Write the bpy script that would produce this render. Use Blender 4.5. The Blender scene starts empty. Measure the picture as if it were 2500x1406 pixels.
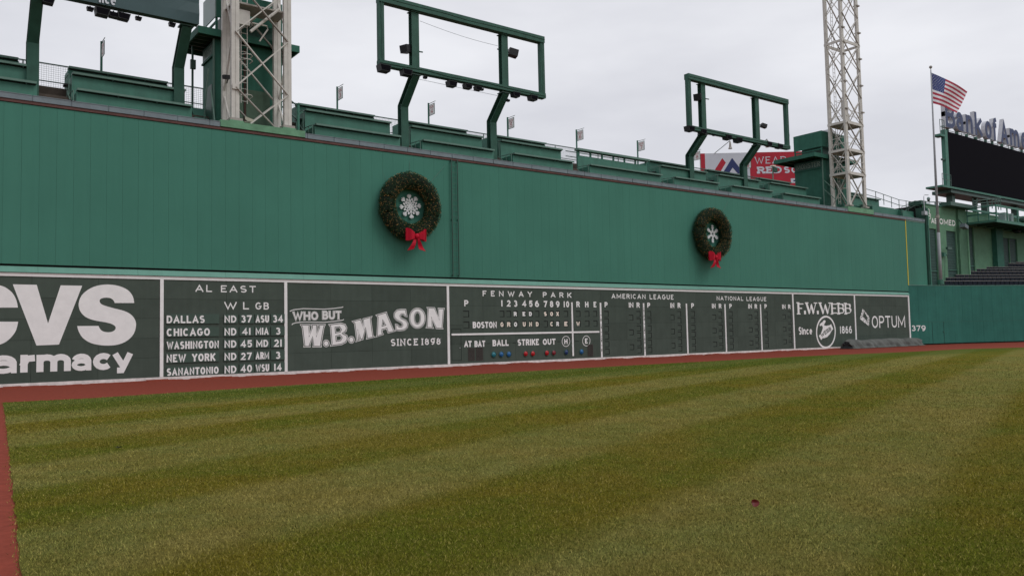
import bpy, bmesh, math, random
import numpy as np
from mathutils import Vector, Matrix
from mathutils.geometry import tessellate_polygon

random.seed(7)
SC = bpy.context.scene
COL = SC.collection

# ------------------------------------------------------------------ camera
FPX = 1978.13; YAW = 0.642326; PITCH = 0.0585993; ROLL = -0.0210146
CAM = Vector((0, -36.7514, 1.60791))
fw = Vector((math.sin(YAW)*math.cos(PITCH), math.cos(YAW)*math.cos(PITCH), math.sin(PITCH)))
r0 = Vector((math.cos(YAW), -math.sin(YAW), 0)); u0 = r0.cross(fw)
rt = r0*math.cos(ROLL)+u0*math.sin(ROLL); up = -r0*math.sin(ROLL)+u0*math.cos(ROLL)
cd = bpy.data.cameras.new('camera'); cd.sensor_width = 36; cd.lens = FPX/2500*36
cd.clip_end = 3000; cd.clip_start = .05
cam = bpy.data.objects.new('camera', cd)
cam.matrix_world = Matrix(((rt.x, up.x, -fw.x, CAM.x), (rt.y, up.y, -fw.y, CAM.y), (rt.z, up.z, -fw.z, CAM.z), (0, 0, 0, 1)))
COL.objects.link(cam); SC.camera = cam

# ------------------------------------------------------------------ sky and sun
world = bpy.data.worlds.new('World'); SC.world = world; world.use_nodes = True
SUN_EL, SUN_AZ = 48, 150      # azimuth measured clockwise from +y
nt = world.node_tree; nt.nodes.clear()
def wn(t, **k):
    n = nt.nodes.new(t)
    for a, b in k.items(): setattr(n, a, b)
    return n
out = wn('ShaderNodeOutputWorld'); bg = wn('ShaderNodeBackground')
sky = wn('ShaderNodeTexSky', sky_type='NISHITA', sun_disc=False)
sky.sun_elevation = math.radians(SUN_EL); sky.sun_rotation = math.radians(SUN_AZ)
hs = wn('ShaderNodeHueSaturation'); hs.inputs['Saturation'].default_value = .25
tc = wn('ShaderNodeTexCoord'); mp = wn('ShaderNodeMapping'); mp.inputs['Scale'].default_value = (1.0, 1.0, 3.2)
no = wn('ShaderNodeTexNoise'); no.inputs['Scale'].default_value = 2.6; no.inputs['Detail'].default_value = 5; no.inputs['Roughness'].default_value = .5
cr = wn('ShaderNodeValToRGB')
cr.color_ramp.elements[0].position = .34; cr.color_ramp.elements[0].color = (7.1, 7.2, 7.8, 1)
cr.color_ramp.elements[1].position = .66; cr.color_ramp.elements[1].color = (9.0, 9.1, 9.6, 1)
mx = wn('ShaderNodeMixRGB'); mx.inputs[0].default_value = .9
L = nt.links.new
L(tc.outputs['Generated'], mp.inputs[0]); L(mp.outputs[0], no.inputs['Vector']); L(no.outputs['Fac'], cr.inputs[0])
L(sky.outputs[0], hs.inputs['Color']); L(hs.outputs[0], mx.inputs[1]); L(cr.outputs[0], mx.inputs[2])
L(mx.outputs[0], bg.inputs['Color']); bg.inputs['Strength'].default_value = .1
L(bg.outputs[0], out.inputs['Surface'])
sd = bpy.data.lights.new('sun', 'SUN'); sd.energy = 1.05; sd.angle = math.radians(30); sd.color = (1, .985, .95)
so = bpy.data.objects.new('sun', sd); COL.objects.link(so)
so.rotation_euler = (math.radians(90-SUN_EL), 0, math.radians(180-SUN_AZ))
so.location = (30, -60, 60)
SC.view_settings.view_transform = 'Standard'; SC.view_settings.look = 'None'
SC.view_settings.exposure = 0; SC.view_settings.gamma = 1; SC.view_settings.use_curve_mapping = False

# ------------------------------------------------------------------ measuring helpers
def ray(px, py):
    return fw+rt*((px-1250)/FPX)-up*((py-703)/FPX)
def W(px, py, y=0.0):          # point on the vertical plane y = const (parallel to the left field wall)
    d = ray(px, py); t = (y-CAM.y)/d.y; return CAM+d*t
def G(px, py, z=0.0):          # point on a level plane
    d = ray(px, py); t = (z-CAM.z)/d.z; return CAM+d*t

# ------------------------------------------------------------------ materials
MATS = {}
def pm(name, col, rough=.6, var=.12, scale=3.0, bump=0.0, bscale=40, metal=0.0, streak=0.0, spec=.3, emit=None, cells=None):
    if name in MATS: return MATS[name]
    m = bpy.data.materials.new(name); m.use_nodes = True; t = m.node_tree; N = t.nodes; b = N['Principled BSDF']
    b.inputs['Roughness'].default_value = rough; b.inputs['Metallic'].default_value = metal
    b.inputs['Specular IOR Level'].default_value = spec
    ge = N.new('ShaderNodeNewGeometry')
    n1 = N.new('ShaderNodeTexNoise'); n1.inputs['Scale'].default_value = scale; n1.inputs['Detail'].default_value = 6; n1.inputs['Roughness'].default_value = .65
    t.links.new(ge.outputs['Position'], n1.inputs['Vector'])
    mr = N.new('ShaderNodeMapRange'); mr.inputs['From Min'].default_value = .3; mr.inputs['From Max'].default_value = .7
    mr.inputs['To Min'].default_value = 1-var; mr.inputs['To Max'].default_value = 1+var
    t.links.new(n1.outputs['Fac'], mr.inputs['Value'])
    val = mr.outputs[0]
    if streak:
        mp_ = N.new('ShaderNodeMapping'); mp_.inputs['Scale'].default_value = (4.5, 4.5, .22)
        t.links.new(ge.outputs['Position'], mp_.inputs[0])
        n2 = N.new('ShaderNodeTexNoise'); n2.inputs['Scale'].default_value = 1; n2.inputs['Detail'].default_value = 5
        t.links.new(mp_.outputs[0], n2.inputs['Vector'])
        m2 = N.new('ShaderNodeMapRange'); m2.inputs['From Min'].default_value = .3; m2.inputs['From Max'].default_value = .7
        m2.inputs['To Min'].default_value = 1-streak; m2.inputs['To Max'].default_value = 1+streak
        t.links.new(n2.outputs['Fac'], m2.inputs['Value'])
        mu = N.new('ShaderNodeMath'); mu.operation = 'MULTIPLY'; t.links.new(val, mu.inputs[0]); t.links.new(m2.outputs[0], mu.inputs[1]); val = mu.outputs[0]
    vm = N.new('ShaderNodeVectorMath'); vm.operation = 'SCALE'; vm.inputs[0].default_value = col[:3]
    t.links.new(val, vm.inputs['Scale']); t.links.new(vm.outputs[0], b.inputs['Base Color'])
    if bump:
        n3 = N.new('ShaderNodeTexNoise'); n3.inputs['Scale'].default_value = bscale; n3.inputs['Detail'].default_value = 4
        t.links.new(ge.outputs['Position'], n3.inputs['Vector'])
        bu = N.new('ShaderNodeBump'); bu.inputs['Strength'].default_value = bump; bu.inputs['Distance'].default_value = .02
        t.links.new(n3.outputs['Fac'], bu.inputs['Height']); t.links.new(bu.outputs[0], b.inputs['Normal'])
    if emit:
        b.inputs['Emission Color'].default_value = (*col[:3], 1); b.inputs['Emission Strength'].default_value = emit
    MATS[name] = m; return m

M_wall = [pm('wall green %d' % i, (.057*k, .188*k, .140*k), .65, .06, .22, .12, 7, streak=.02, spec=.1) for i, k in enumerate((1, 1.012, .99))]
M_board = [pm('board green %d' % i, (.064*k, .083*k, .069*k), .75, .10, 1.3, .06, 50, streak=.05, spec=.08) for i, k in enumerate((1, 1.06, .95))]
M_cf = pm('field wall green', (.032, .140, .112), .65, .10, .8, .05, 60, streak=.06, spec=.1)
M_ledge = pm('sky-lit ledge green', (.12, .285, .225), .6, .10, 1.5, .05, 40)  # paler than the wall: brightness of the upward slope put into the colour
M_plate = pm('plate green', (.050, .084, .066), .6, .1, 2, 0, spec=.3)
M_white = pm('white paint', (.78, .78, .77), .6, .06, 2.5, .04, 60, spec=.25)
M_whited = pm('dirty white paint', (.66, .62, .60), .8, .22, 3.5, .2, 30, spec=.1)
M_cream = pm('yellowed paint', (.80, .71, .61), .6, .1, 4)
M_dark = pm('dark joints and shade', (.012, .014, .013), .9, .2, 4)  # near-black for joints and vents, and for shade put in as strips
M_green = pm('structure green', (.045, .160, .115), .6, .14, 1.6, .05, 30, streak=.06, spec=.4)
M_frame = pm('frame green', (.034, .096, .070), .6, .18, 1.8, .1, 30, streak=.08, spec=.2)
M_bld = pm('building green', (.034, .125, .090), .65, .14, 1.6, .05, 30, streak=.08, spec=.15)
M_greend = pm('steel green dark', (.032, .085, .064), .45, .18, 2.2, .05, 30, spec=.4)
M_greeng = pm('counter edge green', (.11, .19, .155), .6, .12, 2, .05, 30)
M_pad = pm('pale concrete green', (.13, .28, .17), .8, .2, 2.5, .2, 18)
M_rust = pm('rust red trim', (.10, .045, .038), .7, .25, 3, .1, 20)
M_grey = pm('grey coping', (.16, .20, .22), .5, .14, 2.5, .05, 30)
M_steel = pm('cream steel', (.52, .50, .46), .5, .12, 2.5, .06, 40, streak=.06)
M_steel2 = pm('dull steel', (.33, .31, .28), .6, .2, 3, .06, 40)
M_black = pm('black plastic', (.012, .013, .014), .5, .2, 3)
M_screen = pm('black screen', (.006, .0055, .008), .9, .15, 8, spec=.04)
M_brown = pm('brown concrete', (.085, .068, .055), .9, .25, 2, .2, 20)
M_yel = pm('yellow paint', (.62, .50, .03), .5, .08, 3)
M_red = pm('ribbon red', (.44, .007, .026), .6, .15, 3, spec=.15)
M_sign = pm('sign red', (.40, .018, .035), .6, .08, 1)
M_signw = pm('sign white', (.55, .58, .63), .6, .04, 1)
M_navy = pm('navy', (.025, .04, .13), .6, .1, 1)
M_alum = pm('aluminium', (.45, .46, .48), .35, .1, 5, metal=.6)
M_seat = pm('seat navy', (.009, .013, .022), .6, .2, 5, spec=.15)
M_brick = pm('painted brick green', (.10, .22, .135), .8, .14, 1.5, .2, 18)
M_louv = pm('louver green', (.020, .058, .048), .6, .18, 4)
M_lett = pm('letter return white', (.55, .56, .6), .5, .08, 1.5)
M_lface = pm('letter face slate', (.10, .12, .19), .85, .12, 2, spec=.03)
M_banner = pm('banner grey green', (.04, .08, .085), .5, .10, .8, .04, 3)
M_cab = pm('pale case and sky sheen', (.22, .30, .29), .4, .08, 1.5)
M_pole = pm('pole grey', (.30, .31, .33), .5, .08, 3)
M_bulbr = pm('red lens', (.36, .008, .012), .2, .05, 3, spec=.4)
M_bulbd = pm('dark red lens', (.16, .012, .02), .2, .05, 3, spec=.4)
M_bulbb = pm('blue lens', (.012, .10, .26), .2, .05, 3, spec=.4)
M_bulbn = pm('navy lens', (.01, .035, .11), .2, .05, 3, spec=.4)
M_bulbt = pm('teal lens', (.012, .15, .19), .2, .05, 3, spec=.4)

# ------------------------------------------------------------------ builders
class MB:
    def __init__(s): s.v = []; s.f = []; s.sm = []
    def quad(s, a, b, c, d): 
        n = len(s.v); s.v += [tuple(a), tuple(b), tuple(c), tuple(d)]; s.f.append((n, n+1, n+2, n+3)); return s
    def tri(s, a, b, c):
        n = len(s.v); s.v += [tuple(a), tuple(b), tuple(c)]; s.f.append((n, n+1, n+2)); return s
    def box(s, x0, x1, y0, y1, z0, z1):
        n = len(s.v)
        s.v += [(x, y, z) for z in (z0, z1) for y in (y0, y1) for x in (x0, x1)]
        s.f += [tuple(n+i for i in q) for q in ((0, 2, 3, 1), (4, 5, 7, 6), (0, 1, 5, 4), (2, 6, 7, 3), (1, 3, 7, 5), (0, 4, 6, 2))]
        return s
    def bar(s, a, b, w, h=None, upv=(0, 0, 1)):       # rectangular beam from a to b
        a = Vector(a); b = Vector(b); h = h or w; d = (b-a).normalized(); U = Vector(upv)
        if abs(d.dot(U)) > .98: U = Vector((0, 1, 0))
        R = d.cross(U).normalized(); U = R.cross(d)
        n = len(s.v)
        for p in (a, b):
            for i, j in ((-1, -1), (1, -1), (1, 1), (-1, 1)):
                s.v.append(tuple(p+R*(w/2*i)+U*(h/2*j)))
        s.f += [(n, n+1, n+2, n+3), (n+7, n+6, n+5, n+4)]+[(n+i, n+4+i, n+4+(i+1) % 4, n+(i+1) % 4) for i in range(4)]
        return s
    def tube(s, pts, r, k=6, close=False, r2=None):
        pts = [Vector(p) for p in pts]; n0 = len(s.v); m = len(pts)
        for i, p in enumerate(pts):
            a = pts[i-1] if (i > 0 or close) else p; b = pts[(i+1) % m] if (i < m-1 or close) else p
            d = (b-a).normalized(); U = Vector((0, 0, 1))
            if abs(d.z) > .95: U = Vector((0, 1, 0))
            R = d.cross(U).normalized(); U = R.cross(d)
            rr = r if r2 is None else r+(r2-r)*i/(m-1)
            for j in range(k):
                an = 2*math.pi*j/k; s.v.append(tuple(p+R*(rr*math.cos(an))+U*(rr*math.sin(an))))
        for i in range(m if close else m-1):
            for j in range(k):
                a = n0+i*k+j; b = n0+i*k+(j+1) % k; c = n0+((i+1) % m)*k+(j+1) % k; d = n0+((i+1) % m)*k+j
                s.f.append((a, b, c, d))
        if not close: s.f += [tuple(n0+j for j in range(k))[::-1], tuple(n0+(m-1)*k+j for j in range(k))]
        return s
    def ball(s, c, r, seg=10, rings=6, sc=(1, 1, 1)):
        n0 = len(s.v)
        for i in range(rings+1):
            th = math.pi*i/rings
            for j in range(seg):
                ph = 2*math.pi*j/seg
                s.v.append((c[0]+r*sc[0]*math.sin(th)*math.cos(ph), c[1]+r*sc[1]*math.sin(th)*math.sin(ph), c[2]+r*sc[2]*math.cos(th)))
        for i in range(rings):
            for j in range(seg):
                s.f.append((n0+i*seg+j, n0+(i+1)*seg+j, n0+(i+1)*seg+(j+1) % seg, n0+i*seg+(j+1) % seg))
        return s
    def poly(s, loops, mp):               # loops: list of 2D loops (outer + holes)
        vs = [[Vector((p[0], p[1], 0)) for p in lp] for lp in loops]; flat = [p for lp in loops for p in lp]
        n = len(s.v); s.v += [tuple(mp(*p)) for p in flat]
        for t in tessellate_polygon(vs): s.f.append((n+t[0], n+t[1], n+t[2]))
        return s
    def prism(s, loop, mp0, mp1):         # outline given depth
        s.poly([loop], mp0); s.poly([loop], mp1)
        for i in range(len(loop)):
            a = loop[i-1]; b = loop[i]; s.quad(mp0(*a), mp0(*b), mp1(*b), mp1(*a))
        return s
    def build(s, name, mat, parent=None, smooth=False, kind=None):
        o0 = Vector((0, 0, 0)); pq = parent
        while pq: o0 += pq.location; pq = pq.parent
        me = bpy.data.meshes.new(name)
        me.from_pydata([(v[0]-o0.x, v[1]-o0.y, v[2]-o0.z) for v in s.v], [], s.f)
        bm = bmesh.new(); bm.from_mesh(me); bmesh.ops.recalc_face_normals(bm, faces=bm.faces); bm.to_mesh(me); bm.free()
        if smooth: me.polygons.foreach_set('use_smooth', [True]*len(me.polygons))
        me.materials.append(mat)
        o = bpy.data.objects.new(name, me); COL.objects.link(o)
        if parent: o.parent = parent
        if kind: o['kind'] = kind
        return o

def tag(o, label, cat, group=None):
    o['label'] = label; o['category'] = cat
    if group: o['group'] = group
    return o
def thing(name, label, cat, loc=(0, 0, 0), group=None):
    o = bpy.data.objects.new(name, None); COL.objects.link(o); o.location = loc; o.empty_display_size = .3
    return tag(o, label, cat, group)
def sub(name, mesh_ob_name, mb, mat, part):      # sub-part of a part whose mesh coords are relative to its thing
    o0 = part.parent.location
    me = bpy.data.meshes.new(name); me.from_pydata([tuple(Vector(v)-o0) for v in mb.v], [], mb.f)
    me.materials.append(mat); o = bpy.data.objects.new(name, me); COL.objects.link(o); o.parent = part; return o

# ------------------------------------------------------------------ lettering made of strokes
def arc(cx, cy, rx, ry, a0, a1, n=12):
    n = max(4, int(abs(a1-a0)/22))
    return [(cx+rx*math.cos(math.radians(a0+(a1-a0)*i/n)), cy+ry*math.sin(math.radians(a0+(a1-a0)*i/n))) for i in range(n+1)]
def ell(cx, cy, rx, ry): return ('c', arc(cx, cy, rx, ry, 0, 340))
GL = {
 ' ': (.45, []), '-': (.5, [[(0, .45), (1, .45)]]), '.': (.0, ['dot']),
 'A': (.72, [[(0, 0), (.5, 1), (1, 0)], [(.18, .3), (.82, .3)]]),
 'B': (.58, [('c', [(0, .54), (0, 1), (.5, 1)]+arc(.55, .77, .37, .23, 80, -80)+[(.5, .54)]), ('c', [(0, 0), (0, .54), (.5, .54)]+arc(.55, .27, .45, .27, 80, -80)+[(.5, 0)])]),
 'C': (.66, [arc(.5, .5, .5, .5, 45, 315)]),
 'D': (.62, [('c', [(0, 0), (0, 1), (.35, 1)]+arc(.4, .5, .6, .5, 85, -85)+[(.35, 0)])]),
 'E': (.5, [[(1, 1), (0, 1), (0, 0), (1, 0)], [(0, .53), (.85, .53)]]),
 'F': (.5, [[(1, 1), (0, 1), (0, 0)], [(0, .5), (.85, .5)]]),
 'G': (.7, [arc(.5, .5, .5, .5, 45, 350)+[(1, .46), (.55, .46)]]),
 'H': (.62, [[(0, 0), (0, 1)], [(1, 0), (1, 1)], [(0, .52), (1, .52)]]),
 'I': (.0, [[(0, 0), (0, 1)]]),
 'K': (.62, [[(0, 0), (0, 1)], [(1, 1), (0, .38)], [(.32, .58), (1, 0)]]),
 'L': (.5, [[(0, 1), (0, 0), (1, 0)]]),
 'M': (.9, [[(0, 0), (0, 1), (.5, .2), (1, 1), (1, 0)]]),
 'N': (.64, [[(0, 0), (0, 1), (1, 0), (1, 1)]]),
 'O': (.7, [ell(.5, .5, .5, .5)]),
 'P': (.56, [[(0, 0), (0, 1), (.5, 1)]+arc(.55, .73, .45, .27, 90, -90)+[(0, .46)]]),
 'R': (.6, [[(0, 0), (0, 1), (.5, 1)]+arc(.55, .75, .42, .25, 90, -90)+[(0, .5)], [(.5, .5), (1, 0)]]),
 'S': (.58, [arc(.5, .75, .46, .25, 35, 270)+arc(.5, .25, .5, .25, 90, -145)[1:]]),
 'T': (.6, [[(0, 1), (1, 1)], [(.5, 1), (.5, 0)]]),
 'U': (.62, [[(0, 1), (0, .35)]+arc(.5, .35, .5, .35, 180, 360)+[(1, 1)]]),
 'V': (.7, [[(0, 1), (.5, 0), (1, 1)]]),
 'W': (1.05, [[(0, 1), (.27, 0), (.5, .85), (.73, 0), (1, 1)]]),
 'X': (.62, [[(0, 0), (1, 1)], [(0, 1), (1, 0)]]),
 'Y': (.66, [[(0, 1), (.5, .45), (1, 1)], [(.5, .45), (.5, 0)]]),
 '0': (.56, [ell(.5, .5, .5, .5)]), '1': (.06, [[(.5, 0), (.5, 1)]]),
 '2': (.52, [arc(.5, .7, .46, .3, 165, -25)+[(0, 0), (1, 0)]]),
 '3': (.5, [arc(.47, .76, .44, .24, 150, -90)+arc(.5, .27, .5, .27, 90, -150)[1:]]),
 '4': (.58, [[(.74, 0), (.74, 1), (0, .27), (1, .27)]]),
 '5': (.52, [[(.92, 1), (.15, 1), (.08, .54)]+arc(.48, .32, .52, .32, 110, -150)]),
 '6': (.54, [ell(.5, .31, .5, .31), [(.82, .93), (.55, 1), (.25, .88), (.05, .6), (0, .35)]]),
 '7': (.52, [[(0, 1), (1, 1), (.35, 0)]]),
 '8': (.52, [ell(.5, .77, .42, .23), ell(.5, .28, .5, .28)]),
 '9': (.54, [ell(.5, .69, .5, .31), [(.18, .07), (.45, 0), (.75, .12), (.95, .4), (1, .65)]]),
 # small letters, 1 = x-height
 'a': (.62, [arc(.45, .58, .47, .42, 165, 5)+[(.92, 0)], ell(.44, .3, .44, .3)]),
 'c': (.62, [arc(.5, .5, .5, .5, 42, 318)]),
 'e': (.64, [[(.03, .52), (.98, .52)]+arc(.5, .5, .5, .5, 8, 315)]),
 'f': (.42, [[(.35, 0), (.35, 1.1), (.5, 1.35), (.95, 1.4)], [(0, 1), (.9, 1)]]),
 'h': (.6, [[(0, 0), (0, 1.4)], [(0, .6)]+arc(.5, .6, .5, .4, 180, 0)+[(1, 0)]]),
 'i': (.0, [[(0, 0), (0, 1)], [(0, 1.36), (0, 1.42)]]),
 'k': (.6, [[(0, 0), (0, 1.4)], [(.95, 1), (0, .38)], [(.3, .58), (1, 0)]]),
 'm': (1.0, [[(0, 0), (0, 1)], [(0, .6)]+arc(.25, .62, .25, .38, 180, 0)+[(.5, 0)], [(.5, .6)]+arc(.75, .62, .25, .38, 180, 0)+[(1, 0)]]),
 'n': (.58, [[(0, 0), (0, 1)], [(0, .6)]+arc(.5, .62, .5, .38, 180, 0)+[(1, 0)]]),
 'o': (.64, [ell(.5, .5, .5, .5)]),
 'p': (.6, [[(0, -.4), (0, 1)], ell(.5, .5, .5, .5)]),
 'r': (.4, [[(0, 0), (0, 1)], [(0, .5), (.35, .9), (1, .93)]]),
 'y': (.62, [[(0, 1), (.5, .05)], [(1, 1), (.42, -.38), (.05, -.38)]]),
}
def ribbon(mb, pts, wfun, close, mp, depth=0):
    pts = [p for k_, p in enumerate(pts) if k_ == 0 or math.hypot(p[0]-pts[k_-1][0], p[1]-pts[k_-1][1]) > 1e-5]
    n = len(pts); segs = n if close else n-1; nor = []
    for i in range(segs):
        a = pts[i]; b = pts[(i+1) % n]; dx, dy = b[0]-a[0], b[1]-a[1]; l = math.hypot(dx, dy) or 1e-6
        nor.append((-dy/l, dx/l, wfun(dx/l, dy/l)))
    def joint(i, s_):      # offsets of vertex i for segment s_ (s_ is the segment before or after it)
        p = pts[i % n]
        if close: n1, n2 = nor[(i-1) % segs], nor[i % segs]
        else: n1 = nor[max(i-1, 0)]; n2 = nor[min(i, segs-1)]
        me = nor[s_]; c = n1[0]*n2[0]+n1[1]*n2[1]
        if c < .7 and abs(n1[2]-n2[2]) > 1e-6:      # hard corner between a thick and a thin stroke: butt them
            other = n1 if me is n2 else n2; sg = 1 if i % n == (s_+1) % n and not (close and n == 1) else -1
            if i == s_: sg = -1
            tx, ty = me[1], -me[0]; e = other[2]/2*sg; w = me[2]/2; q = (p[0]+tx*e, p[1]+ty*e)
            return (q[0]+me[0]*w, q[1]+me[1]*w), (q[0]-me[0]*w, q[1]-me[1]*w)
        mx, my = n1[0]+n2[0], n1[1]+n2[1]; l = math.hypot(mx, my); w = (n1[2]+n2[2])/4
        if l < .35: mx, my, k = me[0], me[1], 1
        else: mx /= l; my /= l; k = min(1/max(mx*n2[0]+my*n2[1], .3), 1.9)
        return (p[0]+mx*w*k, p[1]+my*w*k), (p[0]-mx*w*k, p[1]-my*w*k)
    for i in range(segs):
        La, Ra = joint(i, i); Lb, Rb = joint(i+1, i); e = -.00022*i
        mb.quad(mp(*La, e), mp(*Lb, e), mp(*Rb, e), mp(*Ra, e))
        if depth:
            mb.quad(mp(*La, e), mp(*Lb, e), mp(*Lb, depth), mp(*La, depth)); mb.quad(mp(*Ra, e), mp(*Rb, e), mp(*Rb, depth), mp(*Ra, depth))
            if not close and i in (0, segs-1):
                l_, r_ = (La, Ra) if i == 0 else (Lb, Rb); mb.quad(mp(*l_, e), mp(*r_, e), mp(*r_, depth), mp(*l_, depth))

def letters(mb, s, x0, x1, z0, z1, w, mp, gap=.16, serif=0, contrast=0, depth=0, xh=1.0, lift=.0006):
    """lay the word s into the box x0..x1, z0..z1; mp(a, b, d) maps to space, d = depth behind the face"""
    H = z1-z0
    tot = sum(GL[c][0] for c in s)+gap*(len(s)-1)
    nb = len(s)
    k = ((x1-x0)-nb*w)/max(tot, .01)       # horizontal metres per glyph unit
    if contrast: wf = lambda dx, dy: w*(contrast if (abs(dy) < .45 or (dx*dy > 0 and abs(dx) > .12)) else 1)
    else: wf = lambda dx, dy: w
    x = x0; q = [0]
    def M2(a, b, d, i): return mp(a, b, d-lift*i)
    w_full = w; lst = mb if isinstance(mb, list) else None
    for c in s:
        if lst is not None: mb = MB(); lst.append(mb)
        gw = GL[c][0]*k; low = c.islower(); ii = 0
        lw = w_full if c not in 'WMNm' else min(w_full, (gw+w_full)*(.225 if c in 'WMm' else .32))
        gw += w_full-lw; w = lw; hh = H*(xh if low else 1)-w
        if contrast: wf = lambda dx, dy, w=w: w*(contrast if (abs(dy) < .45 or (dx*dy > 0 and abs(dx) > .12)) else 1)
        else: wf = lambda dx, dy, w=w: w
        for st in GL[c][1]:
            ii += 1; f = (lambda i: (lambda a, b, d: M2(a, b, d, i)))(ii)
            if st == 'dot':
                ribbon(mb, [(x, z0+w*.6), (x+w, z0+w*.6)], lambda a, b: w*1.1, False, f, depth); continue
            close = isinstance(st, tuple); pts = st[1] if close else st
            P = [(x+w/2+p[0]*gw, z0+w/2+p[1]*hh) for p in pts]
            if not close:                    # square the ends off to the letter height
                P2 = list(P)
                for e, g in ((0, 1), (-1, -2)):
                    a = P[e]; b = P[g]; l = math.hypot(a[0]-b[0], a[1]-b[1]) or 1
                    if pts[e][1] in (0, 1, 1.4, -.4) or pts[e][0] in (0, 1):
                        P2[e] = (a[0]+(a[0]-b[0])/l*w*.45, a[1]+(a[1]-b[1])/l*w*.45)
                P = P2
            ribbon(mb, P, wf, close, f, depth)
            if serif and not low:
                for p, pp in ((pts[0], pts[1]), (pts[-1], pts[-2])):
                    if p[1] in (0, 1) and abs(p[1]-pp[1]) > .3 and not close or (close and p == pts[0]):
                        zc = z0+serif*.5 if p[1] == 0 else z1-serif*.5
                        xc = x+w/2+p[0]*gw; h_ = w*.95
                        ribbon(mb, [(xc-h_, zc), (xc+h_, zc)], lambda a, b: serif, False, (lambda a, b, d: M2(a, b, d, 4)), depth)
                if st is GL[c][1][0] and c in 'BDEFPR':
                    for p1 in (0, 1):
                        zc = z0+serif*.5 if p1 == 0 else z1-serif*.5
                        xc = x+w/2; ribbon(mb, [(xc-w*.95, zc), (xc+w*.6, zc)], lambda a, b: serif, False, (lambda a, b, d: M2(a, b, d, 5)), depth)
        x += gw+w+gap*k
    return mb if lst is None else lst

def flat(y): return lambda a, b, d=0: (a, y+d, b)
def Zm(o, s): return lambda x, y: (o[0]+x/s, o[1]+y/s)
z1_ = Zm((0, 640), 4.017); z2_ = Zm((380, 660), 5.0206); z3_ = Zm((680, 660), 5.407); z4_ = Zm((1080, 670), 6.1125)
z5_ = Zm((1440, 690), 7.031); z6_ = Zm((1660, 690), 7.03); z7_ = Zm((1920, 700), 6.944)

def word(parent, s, zf, xl, yt, yb, xr, mat, wk=.2, y=-.006, name='lettering', **k):
    """a word whose box was measured on the photograph; drawn on the plane y"""
    a = W(*zf(xl, yt), y); b = W(*zf(xl, yb), y); c = W(*zf(xr, (yt+yb)/2), y)
    H = a.z-b.z
    for mb in letters([], s, a.x, c.x, b.z, a.z, H*wk, flat(y), **k):
        if mb.f: mb.build('letter', mat, parent)

def smooth_loop(P, corners=(), n=4):
    out_ = []; m = len(P)
    for i in range(m):
        p0, p1, p2, p3 = P[i-1], P[i], P[(i+1) % m], P[(i+2) % m]
        if i in corners: p0 = p1
        if (i+1) % m in corners: p3 = p2
        for j in range(n):
            t = j/n
            out_.append(tuple(.5*((2*p1[k])+(-p0[k]+p2[k])*t+(2*p0[k]-5*p1[k]+4*p2[k]-p3[k])*t*t+(-p0[k]+3*p1[k]-3*p2[k]+p3[k])*t**3) for k in (0, 1)))
    return out_
def loop_on(zf, pts, y=0):
    r = []
    for p in pts:
        q = W(*zf(*p), y); r.append((q.x, q.z))
    return r
def inset(P, d):
    A = sum(P[i-1][0]*P[i][1]-P[i][0]*P[i-1][1] for i in range(len(P))); sg = 1 if A > 0 else -1
    R = []; n = len(P)
    for i in range(n):
        a, b, c = P[i-1], P[i], P[(i+1) % n]
        e1 = (b[0]-a[0], b[1]-a[1]); e2 = (c[0]-b[0], c[1]-b[1]); l1 = math.hypot(*e1) or 1e-6; l2 = math.hypot(*e2) or 1e-6
        n1 = (-e1[1]/l1, e1[0]/l1); n2 = (-e2[1]/l2, e2[0]/l2); m = (n1[0]+n2[0], n1[1]+n2[1]); l = math.hypot(*m) or 1e-6
        m = (m[0]/l, m[1]/l); k = min(1/max(m[0]*n1[0]+m[1]*n1[1], .3), 2)
        R.append((b[0]+sg*m[0]*d*k, b[1]+sg*m[1]*d*k))
    return R

# panel plate with rectangular openings
def plate(mb, x0, x1, z0, z1, holes, y=0, depth=.1, rim=.03, g=.004):
    x0 += g; x1 -= g; z0 += g; z1 -= g
    hs_ = [(max(a, x0), min(b, x1), max(c, z0), min(d, z1)) for a, b, c, d in holes if a < x1 and b > x0 and c < z1 and d > z0]
    xs = sorted({x0, x1, *[h[0] for h in hs_], *[h[1] for h in hs_]}); zs = sorted({z0, z1, *[h[2] for h in hs_], *[h[3] for h in hs_]})
    def solid(i, j):
        if i < 0 or j < 0 or i >= len(xs)-1 or j >= len(zs)-1: return None
        cx = (xs[i]+xs[i+1])/2; cz = (zs[j]+zs[j+1])/2
        return not any(h[0] < cx < h[1] and h[2] < cz < h[3] for h in hs_)
    for i in range(len(xs)-1):
        for j in range(len(zs)-1):
            if not solid(i, j): continue
            X0, X1, Z0, Z1 = xs[i], xs[i+1], zs[j], zs[j+1]
            mb.quad((X0, y, Z0), (X1, y, Z0), (X1, y, Z1), (X0, y, Z1))
            for di, dj, a, b in ((-1, 0, (X0, Z0), (X0, Z1)), (1, 0, (X1, Z0), (X1, Z1)), (0, -1, (X0, Z0), (X1, Z0)), (0, 1, (X0, Z1), (X1, Z1))):
                sdd = solid(i+di, j+dj)
                if sdd: continue
                dp = rim if sdd is None else depth
                mb.quad((a[0], y, a[1]), (b[0], y, b[1]), (b[0], y+dp, b[1]), (a[0], y+dp, a[1]))
    return mb

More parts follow.
